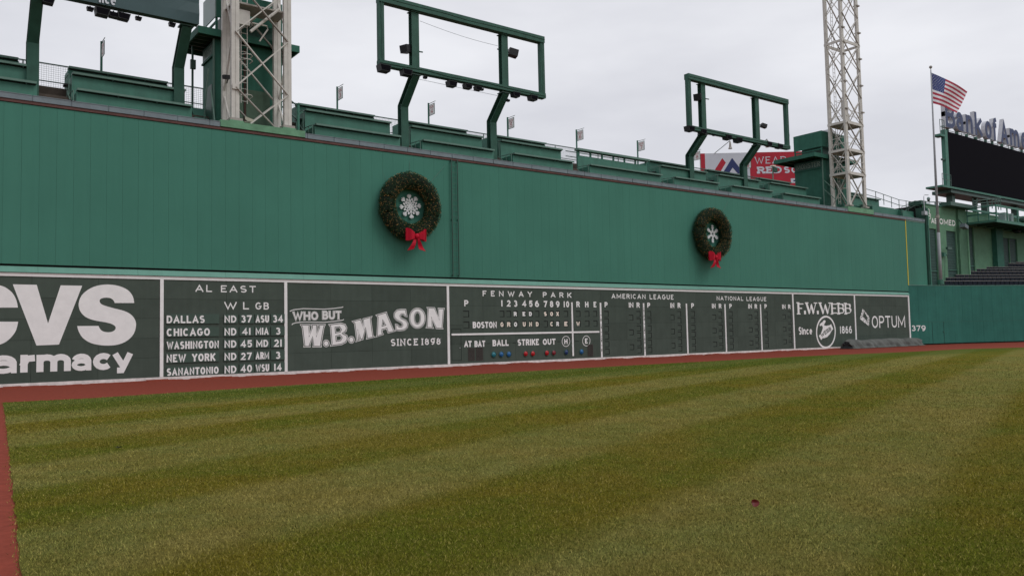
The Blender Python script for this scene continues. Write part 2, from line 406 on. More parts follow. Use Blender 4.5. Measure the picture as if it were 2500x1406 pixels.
# ================================================================== GROUND
def nodes_of(m):
    m.use_nodes = True; t = m.node_tree; return t, t.nodes, t.links.new
def grass_color(t, blade=False):
    N = t.nodes; K = t.links.new
    ge = N.new('ShaderNodeNewGeometry')
    def noise(scale, det=4, rough=.55, vec=None):
        n = N.new('ShaderNodeTexNoise'); n.inputs['Scale'].default_value = scale; n.inputs['Detail'].default_value = det; n.inputs['Roughness'].default_value = rough
        K(vec or ge.outputs['Position'], n.inputs['Vector']); return n.outputs['Fac']
    def math_(op, a, b=None, c=None):
        n = N.new('ShaderNodeMath'); n.operation = op
        for i, v in enumerate((a, b, c)):
            if v is None: continue
            if isinstance(v, (int, float)): n.inputs[i].default_value = v
            else: K(v, n.inputs[i])
        return n.outputs[0]
    def rng(v, a, b, c, d, sm=True):
        n = N.new('ShaderNodeMapRange'); n.interpolation_type = 'SMOOTHSTEP' if sm else 'LINEAR'
        for k_, x in zip(('From Min', 'From Max', 'To Min', 'To Max'), (a, b, c, d)): n.inputs[k_].default_value = x
        K(v, n.inputs['Value']); return n.outputs[0]
    def mix(f, a, b):
        n = N.new('ShaderNodeMixRGB')
        for i, v in ((0, f), (1, a), (2, b)):
            if isinstance(v, (int, float)): n.inputs[i].default_value = v
            elif isinstance(v, tuple): n.inputs[i].default_value = (*v, 1)
            else: K(v, n.inputs[i])
        return n.outputs[0]
    an = math.radians(18.5)
    dt = N.new('ShaderNodeVectorMath'); dt.operation = 'DOT_PRODUCT'; K(ge.outputs['Position'], dt.inputs[0]); dt.inputs[1].default_value = (-math.sin(an), math.cos(an), 0)
    q = math_('ADD', dt.outputs['Value'], math_('MULTIPLY', math_('SUBTRACT', noise(.35, 3), .5), .5))
    q = math_('ADD', q, math_('MULTIPLY', math_('SUBTRACT', noise(7, 3), .5), .15))
    s = math_('SINE', math_('MULTIPLY', math_('ADD', q, 29.4), 2*math.pi/4.25))
    sf = rng(s, -.45, .45, 0, 1)
    sf = math_('ADD', .5, math_('MULTIPLY', math_('SUBTRACT', sf, .5), rng(noise(.13, 3, .6), .34, .60, .60, .95)))
    sx = N.new('ShaderNodeSeparateXYZ'); K(ge.outputs['Position'], sx.inputs[0])
    edge = rng(math_('ADD', sx.outputs['Y'], math_('MULTIPLY', math_('SUBTRACT', noise(.5, 3), .5), 2.0)), -15.6, -12.6, 0, 1)
    patch = rng(noise(.42, 6, .68), .38, .62, 0, 1); patch2 = rng(noise(1.9, 4, .6), .35, .65, 0, 1)
    dark = mix(patch, (.106, .124, .013), (.152, .128, .015))
    light = mix(patch, (.182, .186, .052), (.226, .193, .056))
    c = mix(sf, dark, light)
    c = mix(math_('MULTIPLY', patch2, .34), c, (.135, .110, .014))
    c = mix(math_('MULTIPLY', edge, .6), c, (.060, .105, .016))
    return N, K, c, noise, math_, rng, mix
mg = bpy.data.materials.new('turf'); t_, N_, K_ = nodes_of(mg)
N_, K_, c_, noise, math_, rng, mix = grass_color(t_)
geo_ = N_.new('ShaderNodeNewGeometry')
fine = rng(noise(26, 6, .8), .32, .68, .35, 1.45, False)
fine2 = rng(noise(150, 3, .7), .3, .7, .7, 1.3, False)
vs = N_.new('ShaderNodeVectorMath'); vs.operation = 'SCALE'; K_(c_, vs.inputs[0]); K_(math_('MULTIPLY', fine, fine2), vs.inputs['Scale'])
bs = N_['Principled BSDF']; K_(vs.outputs[0], bs.inputs['Base Color']); bs.inputs['Roughness'].default_value = .95; bs.inputs['Specular IOR Level'].default_value = .02
bu = N_.new('ShaderNodeBump'); bu.inputs['Strength'].default_value = .8; bu.inputs['Distance'].default_value = .03
K_(noise(60, 5, .8), bu.inputs['Height']); K_(bu.outputs[0], bs.inputs['Normal'])
mbld = bpy.data.materials.new('grass blades'); t_, N_, K_ = nodes_of(mbld)
N_, K_, c_, noise, math_, rng, mix = grass_color(t_)
at = N_.new('ShaderNodeAttribute'); at.attribute_name = 'tone'
straw = mix(rng(at.outputs['Fac'], .72, .86, 0, .72), c_, (.25, .205, .065))
drk = mix(rng(at.outputs['Fac'], .0, .30, .65, 0), straw, (.020, .034, .003))
vs = N_.new('ShaderNodeVectorMath'); vs.operation = 'SCALE'; K_(drk, vs.inputs[0]); K_(rng(math_('FRACT', math_('MULTIPLY', at.outputs['Fac'], 7.0)), 0, 1, .55, 1.95, False), vs.inputs['Scale'])
bs = N_['Principled BSDF']; K_(vs.outputs[0], bs.inputs['Base Color']); bs.inputs['Roughness'].default_value = .7; bs.inputs['Specular IOR Level'].default_value = .03

mt = pm('clay track', (.215, .045, .028), .95, .20, 7, .35, 30, spec=.1)
# edge of the track as measured on the ground
edge_px = [(7, 982), (200, 973), (400, 960), (700, 941), (1100, 917), (1500, 894), (1940, 870.5), (2222, 858.5), (2350, 852), (2500, 848)]
edge = [G(*p) for p in edge_px]
strip = [Vector((.5, -44, 0)), Vector((.68, -30.05, 0)), Vector((.88, -27.46, 0)), Vector((1.4, -20.7, 0)), Vector((1.95, -13.5, 0))]
def dense(P, step=.35, amp=.035):
    R = []
    for a, b in zip(P[:-1], P[1:]):
        n = max(1, int((b-a).length/step)); d = (b-a).normalized(); q = Vector((-d.y, d.x, 0))
        for i in range(n): R.append(a+(b-a)*(i/n)+q*random.uniform(-amp, amp))
    return R+[P[-1]]
e2 = dense(edge, .4)
last = e2[-1]; dirn = (edge[-1]-edge[-2]).normalized()
outline = dense(strip+[edge[0]], .25, .012)+e2+[last+Vector((30, -22, 0)), Vector((140, -140, 0)), Vector((.5, -140, 0))]
gf = MB()
gf.poly([[(p.x, p.y) for p in outline]], lambda a, b: (a, b, 0.0))
o = gf.build('grass_field', mg); o['kind'] = 'structure'; o['label'] = 'striped olive green winter turf of the outfield'
tk = MB(); tk.quad((-60, -160, -.012), (160, -160, -.012), (160, 40, -.012), (-60, 40, -.012))
o = tk.build('warning_track', mt); o['kind'] = 'structure'; o['label'] = 'rust red clay warning track along the wall'
gd = MB(); gd.quad((-900, -900, -.05), (900, -900, -.05), (900, 900, -.05), (-900, 900, -.05))
o = gd.build('ground', pm('far ground', (.09, .085, .08), .95, .2, .05)); o['kind'] = 'structure'

bm_ = MB(); xx = -3.0
while xx < 71.5:
    h0 = .015+.05*abs(math.sin(xx*1.3)*math.sin(xx*.37+1))+random.uniform(0, .02); x2 = xx+.3
    bm_.quad((xx, -.42, -.011), (x2, -.42, -.011), (x2, -.037, h0), (xx, -.037, h0)); xx = x2
bm_.box(-3, 71.5, -.036, -.03, -.02, .02)
o = bm_.build('clay_berm', mt); o['kind'] = 'structure'; o['label'] = 'thin bank of clay swept against the wall foot'

# blades of turf, thinning out with distance
rngp = np.random.default_rng(3)
NB = 1250000
u = rngp.random(NB); rr = 3.4*(52/3.4)**u
th = YAW+(rngp.random(NB)*2-1)*.82
bx = CAM.x+rr*np.sin(th); by = CAM.y+rr*np.cos(th)
sy = np.array([-200, -44, -30.05, -27.46, -20.7, -13.5, -9.18]); sx_ = np.array([.5, .5, .68, .88, 1.4, 1.95, 2.26])
ex = np.array([p.x for p in edge]); ey = np.array([p.y for p in edge])
ok = (rngp.random(NB) > (rr-20)/32) & (bx > np.interp(by, sy, sx_)+rngp.normal(0, .03, NB)) & (by < np.interp(bx, ex, ey)+rngp.normal(0, .03, NB))
bx, by, rr = bx[ok], by[ok], rr[ok]; n = len(bx)
hh = (.007+.016*rngp.random(n)**1.5)*(1+.02*rr); ww = .0010+.00032*rr*(0.7+.6*rngp.random(n))
az = rngp.random(n)*2*np.pi; lean = rngp.random(n)*1.0*hh+.3*hh; la = rngp.random(n)*2*np.pi
V = np.zeros((n, 3, 3), np.float32)
V[:, 0, 0] = bx-ww*np.cos(az); V[:, 0, 1] = by-ww*np.sin(az); V[:, 0, 2] = -.002
V[:, 1, 0] = bx+ww*np.cos(az); V[:, 1, 1] = by+ww*np.sin(az); V[:, 1, 2] = -.002
V[:, 2, 0] = bx+lean*np.cos(la); V[:, 2, 1] = by+lean*np.sin(la); V[:, 2, 2] = hh
me = bpy.data.meshes.new('grass_blades'); me.vertices.add(n*3); me.vertices.foreach_set('co', V.ravel())
me.loops.add(n*3); me.loops.foreach_set('vertex_index', np.arange(n*3, dtype=np.int32))
me.polygons.add(n); me.polygons.foreach_set('loop_start', np.arange(0, n*3, 3, dtype=np.int32)); me.polygons.foreach_set('loop_total', np.full(n, 3, np.int32))
me.update(); a_ = me.attributes.new('tone', 'FLOAT', 'POINT'); a_.data.foreach_set('value', np.repeat(rngp.random(n).astype(np.float32), 3))
me.materials.append(mbld); o = bpy.data.objects.new('grass', me); COL.objects.link(o); o['kind'] = 'stuff'
o['label'] = 'short olive and straw coloured turf blades in the foreground'; 

# ================================================================== UPPER LEFT FIELD WALL
WX0, WX1 = -3.2, 75.3
XE = 71.78                                    # where the scoreboard wall ends
wall = thing('outfield_wall', 'tall green sheet-clad left field wall carrying the wreaths and ladder above the scoreboard', 'wall', (36, .1, 0))
MB().box(WX0, WX1-.02, .16, 1.1, 0, 11.28).build('wall_core', M_green, wall)
pw = .61; k = 0; share = {}
x = WX0
while x < WX1-.05:
    xe = min(x+pw, WX1); zb = 4.80 if x < XE-.02 else 5.42
    if x < XE < xe and zb < 5: xe = XE
    key = (round(xe-x, 3), zb)
    if key not in share:
        m_ = MB().box(0.0023, xe-x-.0023, 0, .05, zb, 11.14)
        me = bpy.data.meshes.new('panel'); me.from_pydata(m_.v, [], m_.f); share[key] = me; me.materials.append(M_wall[0])
    p = bpy.data.objects.new('panel', share[key]); COL.objects.link(p); p.parent = wall
    p.location = (x-36, -.02-.1+random.uniform(0, .0025), 0)
    p.material_slots[0].link = 'OBJECT'; p.material_slots[0].material = random.choice(M_wall)
    x = xe; k += 1
MB().box(WX0, 71.9, -.06, .12, 11.16, 11.235).build('red_trim', M_rust, wall)
MB().box(WX0, 71.9, -.04, .12, 11.24, 11.285).build('red_trim', M_rust, wall)
MB().box(71.91, WX1, -.04, .12, 11.15, 11.30).build('top_flashing', M_greeng, wall)
x = 5.23-1.375*6
while x < 75:
    x1 = min(x+1.375, 75.3)
    for (ga_, gb_) in ((11.2, 15.2), (62.4, 66.4)):
        if x < ga_ < x1: x1 = ga_
        elif x < gb_ < x1 and x >= ga_-.01: x = gb_
    if not any(ga_-.01 <= x and x1 <= gb_+.01 for ga_, gb_ in ((11.2, 15.2), (62.4, 66.4))):
        c = MB().box(x+.012, x1-.03, -.075, .32, 11.29, 11.53); c.box(x+.012, x1-.03, -.09, -.075, 11.50, 11.53)
        c.box(x1-.03, x1+.012, -.05, .3, 11.30, 11.50)
        c.build('coping_panel', M_grey, wall)
    x = x1
# sloping ledge between sheets and scoreboard
x = WX0
while x < XE-.1:
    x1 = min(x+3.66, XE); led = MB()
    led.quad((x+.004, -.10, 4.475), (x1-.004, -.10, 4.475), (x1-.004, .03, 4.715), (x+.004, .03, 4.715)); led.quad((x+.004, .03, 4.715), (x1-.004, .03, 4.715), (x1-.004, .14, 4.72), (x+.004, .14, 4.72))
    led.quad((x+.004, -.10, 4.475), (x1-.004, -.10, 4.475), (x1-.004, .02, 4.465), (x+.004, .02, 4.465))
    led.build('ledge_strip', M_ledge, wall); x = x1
MB().box(WX0, XE-.02, .07, .12, 4.73, 4.83).build('recess_shade', M_dark, wall)  # near-black strip deepens the shade in the gap below the sheets
MB().box(XE-.05, XE+.06, -.045, -.022, 5.36, 11.33).build('foul_line', M_yel, wall)
MB().box(XE+.07, WX1, -.03, .14, 5.36, 5.44).build('base_trim', M_greend, wall)
# cables up to the coping from the wreaths
def cable(a, b, r=.008, m=None, par=wall, sag=0):
    P = [Vector(a).lerp(Vector(b), i/8) for i in range(9)]
    for i, p in enumerate(P): p.z -= sag*(1-(2*i/8-1)**2)
    MB().tube(P, r, 4).build('cable', m or M_greeng, par)

# ladder let into the wall
lad = thing('wall_ladder', 'long narrow green ladder fixed to the upper wall beside the larger wreath', 'ladder', (23.65, 0, 4.8))
for xx in (23.47, 23.86):
    MB().box(xx-.02, xx+.02, -.16, -.10, 4.82, 11.2).build('rail', M_greend, lad)
zz = 5.0
while zz < 11.15:
    MB().bar((23.49, -.13, zz), (23.84, -.13, zz), .022).build('rung', M_greend, lad); zz += .305
for zz in (4.9, 7.9, 11.1):
    for xx in (23.47, 23.86): MB().box(xx-.015, xx+.015, -.10, .04, zz-.03, zz+.03).build('bracket', M_greend, lad)

# ================================================================== SCOREBOARD WALL
def xw(px, py=760): return W(px, py, 0).x
SX = [WX0, xw(394.5, 800), xw(697.5, 800), xw(1094, 790), xw(1937, 785), xw(2087.5, 780), XE]
BZ0, BZ1 = .16, 4.32
def frame_strip(par, x0, x1, first=False, last=False):
    m = MB().box(x0, x1, -.035, .02, BZ1, 4.46); m.build('frame_board', M_white, par)
    MB().box(x0, x1, -.035, .02, 0, BZ0).build('frame_board', M_whited, par)
def divider(par, xc, w=.14):
    MB().box(xc-w/2, xc+w/2, -.04, .018, BZ0+.002, BZ1-.002).build('frame_board', M_white, par)
def panels(par, x0, x1, holes=(), n=None, rows=5, zs=None):
    n = n or max(1, round((x1-x0)/2.26)); dz = (BZ1-BZ0)/rows
    for i in range(n):
        for j in range(rows):
            m = plate(MB(), x0+(x1-x0)*i/n, x0+(x1-x0)*(i+1)/n, BZ0+j*dz, BZ0+(j+1)*dz, holes, 0, .12, .02)
            if m.f: m.build('panel', random.choice(M_board), par)
    MB().box(x0, x1, .15, .158, BZ0, BZ1).build('backing', M_dark, par)

# 1 pharmacy advert
b1 = thing('advertising_board', 'dark green advertising board with huge white CVS pharmacy lettering at the left edge', 'advert board', ((SX[0]+SX[1])/2, 0, 0))
frame_strip(b1, SX[0], SX[1]-.07); divider(b1, SX[1]-.001); panels(b1, SX[0], SX[1]-.07)
fy = flat(-.006)
V_ = [(125, 217), (360, 222), (471, 600), (595, 227), (806, 231), (578, 807), (357, 816)]
MB().poly([loop_on(z1_, V_)], fy).build('letter', M_white, b1)
S_ = [(1316, 400), (1302, 335), (1255, 275), (1170, 235), (1060, 219), (950, 232), (860, 272), (798, 330), (772, 400), (778, 460), (808, 510), (860, 548), (940, 573), (1030, 588), (1098, 607), (1132, 632), (1128, 662), (1095, 682), (1050, 686), (1005, 675), (980, 652), (966, 624), (757, 626), (772, 680), (812, 742), (880, 787), (960, 809), (1060, 817), (1165, 805), (1252, 765), (1312, 700), (1334, 620), (1322, 560), (1280, 510), (1215, 477), (1130, 455), (1040, 430), (993, 410), (977, 385), (985, 362), (1015, 350), (1055, 348), (1090, 356), (1114, 377), (1125, 400)]
MB().poly([smooth_loop(loop_on(z1_, S_), (0, 21, 22, 44), 3)], fy).build('letter', M_white, b1)
C_ = [(176, 445), (160, 370), (120, 300), (60, 252), (0, 228), (-90, 214), (-200, 228), (-310, 285), (-380, 380), (-410, 520), (-385, 650), (-315, 745), (-210, 805), (-100, 822), (0, 806), (60, 778), (115, 730), (158, 665), (178, 583), (-25, 583), (-50, 640), (-110, 668), (-165, 640), (-190, 520), (-165, 400), (-110, 368), (-50, 395), (-25, 445)]
MB().poly([smooth_loop(loop_on(z1_, C_), (0, 18, 19, 27), 3)], fy).build('letter', M_white, b1)
for ch, xl, yt, yb, xr in (('p', -560, 905, 1125, -330), ('h', -320, 905, 1115, -110), ('a', -95, 915, 1098, 182), ('r', 200, 905, 1085, 345), ('m', 358, 905, 1080, 695), ('a', 704, 898, 1068, 908), ('c', 912, 892, 1060, 1116), ('y', 1112, 890, 1050, 1296)):
    word(b1, ch, z1_, xl, yt, yb, xr, M_white, wk=.35 if ch not in 'a' else .27, name='letter')

# 2 standings board
b2 = thing('standings_board', 'standings board headed AL EAST listing five team rows in white', 'standings board', ((SX[1]+SX[2])/2, 0, 0))
frame_strip(b2, SX[1]-.07, SX[2]-.07); divider(b2, SX[2]-.001); panels(b2, SX[1]+.07, SX[2]-.07, n=2)
for s, xl, yt, yb, xr in (('AL', 487, 176, 262, 692), ('EAST', 800, 183, 268, 1228), ('W', 840, 385, 478, 995), ('L', 1072, 388, 478, 1145), ('GB', 1222, 392, 480, 1388)):
    word(b2, s, z2_, xl, yt, yb, xr, M_white, .17, gap=.3)
rows_ = [('DALLAS', 135, 553, 648, 602), ('CHICAGO', 135, 712, 808, 665), ('WASHINGTON', 135, 872, 968, 775), ('NEW YORK', 133, 1030, 1128, 732), ('SANANTONIO', 135, 1200, 1292, 772)]
cols = [[('ND', 843, 553, 640, 990)]*5, [('37', 1043, 550, 640, 1178), ('41', 1060, 705, 792, 1165), ('45', 1043, 855, 945, 1182), ('27', 1043, 1008, 1098, 1178), ('40', 1043, 1158, 1250, 1182)],
        [('ASU', 1225, 550, 640, 1390), ('MIA', 1225, 702, 790, 1385), ('MD', 1232, 852, 940, 1380), ('ARM', 1225, 1002, 1090, 1390), ('WSU', 1225, 1152, 1242, 1392)],
        [('34', 1433, 548, 638, 1562), ('3', 1468, 700, 788, 1530), ('21', 1450, 845, 938, 1548), ('3', 1468, 995, 1085, 1528), ('14', 1450, 1142, 1232, 1545)]]
ndy = [(553, 640), (708, 798), (858, 948), (1012, 1102), (1170, 1262)]
def nplate(par, zf, xl, yt, yb, xr, y=-.045, t=.06, m=M_plate):
    a = W(*zf(xl, yt), 0); b = W(*zf(xl, yb), 0); c = W(*zf(xr, (yt+yb)/2), 0)
    return MB().box(a.x, c.x, y, y+t, b.z, a.z).build('name_plate', m, par)
for i, (s, xl, yt, yb, xr) in enumerate(rows_):
    pl_ = nplate(b2, z2_, 130, yt-14, yb+8, 775); word(pl_, s, z2_, xl, yt, yb, xr, M_white, .21, y=-.052)
    pl_ = nplate(b2, z2_, 832, ndy[i][0]-12, ndy[i][1]+10, 1003)
    word(pl_, 'ND', z2_, 843, ndy[i][0], ndy[i][1], 990, M_white, .21, y=-.052)
    for j in (1, 2, 3):
        s2, a, b, c, d = cols[j][i]; pl = {1: (1024, 1203), 2: (1217, 1397), 3: (1410, 1578)}[j]
        pl_ = nplate(b2, z2_, pl[0], b-12, c+10, pl[1]); word(pl_, s2, z2_, a, b, c, d, M_white, .21, y=-.052)

# 3 office supplier advert
b3 = thing('advertising_board', 'advertising board reading WHO BUT W.B. MASON in arched outlined letters', 'advert board', ((SX[2]+SX[3])/2, 0, 0))
frame_strip(b3, SX[2]-.07, SX[3]-.07); divider(b3, SX[3]-.001); panels(b3, SX[2]+.07, SX[3]-.07)
def outlined(par, pts, holes=(), sm=None, corners=()):
    P = loop_on(z3_, pts)
    if sm: P = smooth_loop(P, corners, 3)
    Hs = [loop_on(z3_, h) for h in holes]
    if sm: Hs = [smooth_loop(h, (), 3) for h in Hs]
    m = MB(); ribbon(m, P, lambda a, b: .028, True, lambda a, b, d=0: (a, -.006+d, b))
    m.poly([inset(P, .048)]+[inset(h, -.045) for h in Hs], flat(-.007))
    for h in Hs: ribbon(m, h, lambda a, b: .024, True, lambda a, b, d=0: (a, -.008+d, b))
    m.build('letter', M_white, par)
outlined(b3, [(285, 713), (418, 713), (408, 750), (405, 860), (440, 750), (432, 713), (515, 713), (508, 750), (502, 860), (535, 750), (528, 713), (618, 713), (600, 755), (560, 985), (565, 1010), (450, 1010), (457, 985), (447, 890), (413, 985), (418, 1010), (330, 1010), (338, 985), (310, 755)])
def circ(cx, cy, rx, ry, n=18): return [(cx+rx*math.cos(2*math.pi*i/n), cy+ry*math.sin(2*math.pi*i/n)) for i in range(n)]
outlined(b3, circ(628, 962, 40, 45)); outlined(b3, circ(960, 915, 40, 45))
outlined(b3, [(660, 713), (740, 700), (820, 692), (880, 710), (903, 755), (893, 803), (855, 830), (903, 855), (915, 900), (890, 950), (830, 980), (680, 1000), (700, 960), (682, 745)], [[(752, 758), (800, 750), (822, 780), (808, 808), (756, 818)], [(762, 870), (810, 860), (832, 888), (815, 918), (766, 928)]])
outlined(b3, [(968, 672), (1085, 641), (1128, 770), (1112, 638), (1235, 606), (1218, 640), (1248, 862), (1272, 880), (1158, 906), (1165, 878), (1148, 770), (1115, 912), (1082, 918), (1048, 795), (1062, 905), (1078, 925), (1018, 942), (1028, 915), (1000, 700)])
outlined(b3, [(1283, 590), (1425, 548), (1432, 578), (1520, 785), (1545, 800), (1445, 828), (1430, 790), (1425, 770), (1370, 785), (1368, 815), (1385, 845), (1283, 880), (1297, 855), (1308, 620)], [[(1377, 665), (1405, 718), (1372, 728)]])
outlined(b3, [(1680, 512), (1698, 612), (1664, 606), (1648, 582), (1622, 582), (1608, 602), (1622, 628), (1680, 655), (1712, 700), (1702, 755), (1662, 788), (1600, 798), (1545, 790), (1540, 708), (1574, 714), (1592, 740), (1618, 742), (1635, 718), (1618, 690), (1560, 662), (1522, 620), (1524, 560), (1560, 522), (1620, 510)])
outlined(b3, circ(1832, 630, 107, 135, 26), [circ(1832, 628, 36, 74, 18)])
outlined(b3, [(1955, 487), (2062, 492), (2118, 640), (2105, 497), (2190, 500), (2180, 530), (2163, 745), (2172, 772), (2080, 768), (2020, 630), (2033, 738), (2045, 765), (1943, 757), (1957, 735), (1970, 515)])
# small outlined words, three layers of paint
for s, xl, yt, yb, xr in (('WHO', 182, 540, 662, 525), ('BUT', 572, 530, 652, 832)):
    a = W(*z3_(xl, yt)); b = W(*z3_(xl, yb)); c = W(*z3_(xr, (yt+yb)/2)); H = a.z-b.z
    n_ = len(s); m = MB()
    def slant(y): return lambda p, q, d=0: (p, y+d, q+.045*math.sin((p-a.x)*1.3)*0)
    letters(m, s, a.x, c.x, b.z, a.z, H*.27, slant(-.006), gap=.02); m.build('lettering', M_white, b3)
    m = MB(); e_ = H*.045; letters(m, s, a.x+e_, c.x-e_, b.z+e_, a.z-e_, H*.18, slant(-.011), gap=.12); m.build('lettering', M_board[0], b3)
    m = MB(); e_ = H*.07; letters(m, s, a.x+e_, c.x-e_, b.z+e_, a.z-e_, H*.13, slant(-.016), gap=.18); m.build('lettering', M_white, b3)
for sw in ([(148, 540), (170, 530), (205, 518), (330, 504), (470, 508), (600, 511), (720, 503), (800, 492), (840, 488), (852, 478)], [(175, 718), (185, 705), (230, 690), (340, 680), (480, 683), (600, 685), (720, 674), (800, 662), (848, 656), (862, 645)]):
    m = MB(); ribbon(m, loop_on(z3_, sw), lambda a, b: .035, False, lambda a, b, d=0: (a, -.006+d, b)); m.build('swash', M_white, b3)
word(b3, 'SINCE', z3_, 1480, 905, 998, 1842, M_white, .2, serif=.045, gap=.3)
word(b3, '1898', z3_, 1888, 897, 985, 2138, M_white, .2, serif=.045, gap=.3)

# 4 the hand operated scoreboard
b4 = thing('scoreboard', 'long dark green hand-operated scoreboard headed FENWAY PARK with small number windows', 'scoreboard', ((SX[3]+SX[4])/2, 0, 0))
frame_strip(b4, SX[3]-.07, SX[4]-.07); divider(b4, SX[4]-.001)
slots = []      # (hole, letter, cream?)
def slot(zf, xl, xr, yt, yb, ch=None, cream=False, zr=None):
    a = W(*zf(xl, yt)); b = W(*zf(xl, yb)); c = W(*zf(xr, (yt+yb)/2))
    slots.append(((a.x, c.x, b.z if zr is None else zr[1], a.z if zr is None else zr[0]), ch, cream))
zr1 = (W(*z4_(880, 540)).z, W(*z4_(880, 635)).z); zr2 = (W(*z4_(880, 695)).z, W(*z4_(880, 795)).z)
for (xl, xr, ch, cream) in ((310, 400, None, 0), (855, 925, None, 0), (957, 1027, None, 0), (1060, 1125, 'R', 0), (1190, 1252, 'E', 0), (1288, 1350, 'D', 0), (1385, 1447, None, 0), (1510, 1570, 'S', 1), (1603, 1665, 'O', 1), (1695, 1752, 'X', 1), (1812, 1877, None, 0), (1990, 2062, None, 0), (2122, 2195, None, 0), (2250, 2310, None, 0)):
    slot(z4_, xl, xr, 540, 635, ch, cream, zr1)
for (xl, xr, ch, cream) in ((313, 403, None, 0), (860, 928, 'G', 1), (960, 1030, 'R', 1), (1063, 1130, 'O', 0), (1195, 1257, 'U', 1), (1290, 1352, 'N', 1), (1390, 1450, 'D', 1), (1512, 1575, None, 0), (1605, 1668, 'C', 1), (1696, 1755, 'R', 0), (1815, 1880, 'E', 1), (1995, 2065, 'W', 1), (2125, 2195, None, 0), (2252, 2315, None, 0)):
    slot(z4_, xl, xr, 695, 795, ch, cream, zr2)
al = [(W(*z5_(245, t)).z, W(*z5_(245, t+104)).z) for t in (485, 610, 742, 868, 1002, 1130)]
ali = [(W(*z5_(670, t)).z, W(*z5_(670, t+98)).z) for t in (550, 802, 1057)]
for q in al:
    slot(z5_, 245, 322, 485, 585, zr=q); slot(z5_, 797, 870, 490, 590, zr=q); slot(z5_, 982, 1053, 490, 590, zr=q); slot(z5_, 1500, 1567, 490, 590, zr=q)
    slot(z6_, 186, 258, 495, 580, zr=q); slot(z6_, 655, 724, 495, 580, zr=q); slot(z6_, 836, 904, 495, 580, zr=q); slot(z6_, 1275, 1340, 495, 580, zr=q); slot(z6_, 1442, 1505, 500, 590, zr=q); slot(z6_, 1848, 1908, 500, 590, zr=q)
for q in ali:
    slot(z5_, 670, 746, 550, 640, zr=q); slot(z5_, 1387, 1453, 552, 640, zr=q); slot(z6_, 550, 622, 555, 640, zr=q); slot(z6_, 1175, 1242, 555, 640, zr=q); slot(z6_, 1758, 1817, 555, 640, zr=q)
panels(b4, SX[3]+.07, SX[4]-.07, [s[0] for s in slots], n=14, rows=4)
SLOT_PLATE = .022
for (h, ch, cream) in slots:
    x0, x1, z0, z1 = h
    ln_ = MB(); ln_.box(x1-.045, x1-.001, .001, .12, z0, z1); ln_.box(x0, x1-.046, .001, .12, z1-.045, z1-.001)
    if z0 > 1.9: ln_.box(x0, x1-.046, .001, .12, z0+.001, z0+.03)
    ln_.build('slot_shade', M_dark, b4)  # shade at the slot edges put in as near-black strips
    pl_ = MB().box(x0+.0, x1-.046, .012, .05, z0+.031, z1-.046).build('number_plate', M_plate if ch else M_board[1], b4)
    if ch:
        m = MB(); letters(m, ch, x0+.03, x1-.06, z0+.05, z1-.06, .072, flat(.010)); m.build('letter', M_cream if cream else M_white, pl_)
for s, zf, xl, yt, yb, xr, wk, gap in (('FENWAY', z4_, 600, 240, 325, 1338, .17, .75), ('PARK', z4_, 1498, 262, 342, 1925, .17, .75), ('P', z4_, 325, 382, 475, 388, .2, 0), ('1', z4_, 880, 382, 478, 895, .2, 0), ('2', z4_, 960, 383, 480, 1018, .2, 0), ('3', z4_, 1062, 385, 482, 1118, .2, 0),
    ('4', z4_, 1190, 386, 482, 1253, .2, 0), ('5', z4_, 1290, 388, 484, 1346, .2, 0), ('6', z4_, 1380, 390, 486, 1442, .2, 0), ('7', z4_, 1510, 393, 488, 1564, .2, 0), ('8', z4_, 1602, 395, 489, 1655, .2, 0), ('9', z4_, 1692, 396, 490, 1748, .2, 0), ('10', z4_, 1808, 398, 490, 1892, .19, .3),
    ('R', z4_, 1998, 402, 488, 2050, .2, 0), ('H', z4_, 2128, 404, 490, 2180, .2, 0), ('E', z4_, 2255, 406, 490, 2298, .2, 0), ('BOSTON', z4_, 452, 705, 802, 812, .2, .1),
    ('AT', z4_, 325, 990, 1084, 438, .2, .05), ('BAT', z4_, 478, 988, 1082, 640, .2, .1), ('BALL', z4_, 748, 975, 1070, 990, .2, .12), ('STRIKE', z4_, 1120, 966, 1062, 1442, .2, .14), ('OUT', z4_, 1497, 960, 1050, 1690, .2, .14), ('H', z4_, 1818, 960, 1038, 1868, .2, 0), ('E', z4_, 2127, 952, 1030, 2168, .2, 0),
    ('AMERICAN', z5_, 372, 188, 272, 955, .16, .3), ('LEAGUE', z5_, 1025, 200, 285, 1435, .16, .3), ('P', z5_, 252, 332, 422, 305, .21, 0), ('IN', z5_, 667, 338, 428, 748, .21, .1), ('R', z5_, 800, 340, 430, 856, .21, 0), ('P', z5_, 985, 343, 430, 1036, .21, 0), ('IN', z5_, 1380, 346, 435, 1450, .21, .1), ('R', z5_, 1505, 346, 436, 1556, .21, 0),
    ('NATIONAL', z6_, 630, 230, 303, 1085, .15, .3), ('LEAGUE', z6_, 1140, 241, 313, 1480, .15, .3), ('P', z6_, 192, 352, 436, 240, .21, 0), ('IN', z6_, 547, 358, 441, 612, .21, .1), ('R', z6_, 665, 360, 441, 711, .21, 0), ('P', z6_, 845, 362, 442, 889, .21, 0), ('IN', z6_, 1170, 366, 445, 1235, .21, .1), ('R', z6_, 1280, 367, 447, 1324, .21, 0), ('P', z6_, 1450, 368, 447, 1491, .21, 0), ('IN', z6_, 1752, 373, 449, 1812, .21, .1), ('R', z6_, 1855, 375, 450, 1896, .21, 0)):
    word(b4, s, zf, xl, yt, yb, xr, M_white, wk*1.18, gap=gap)
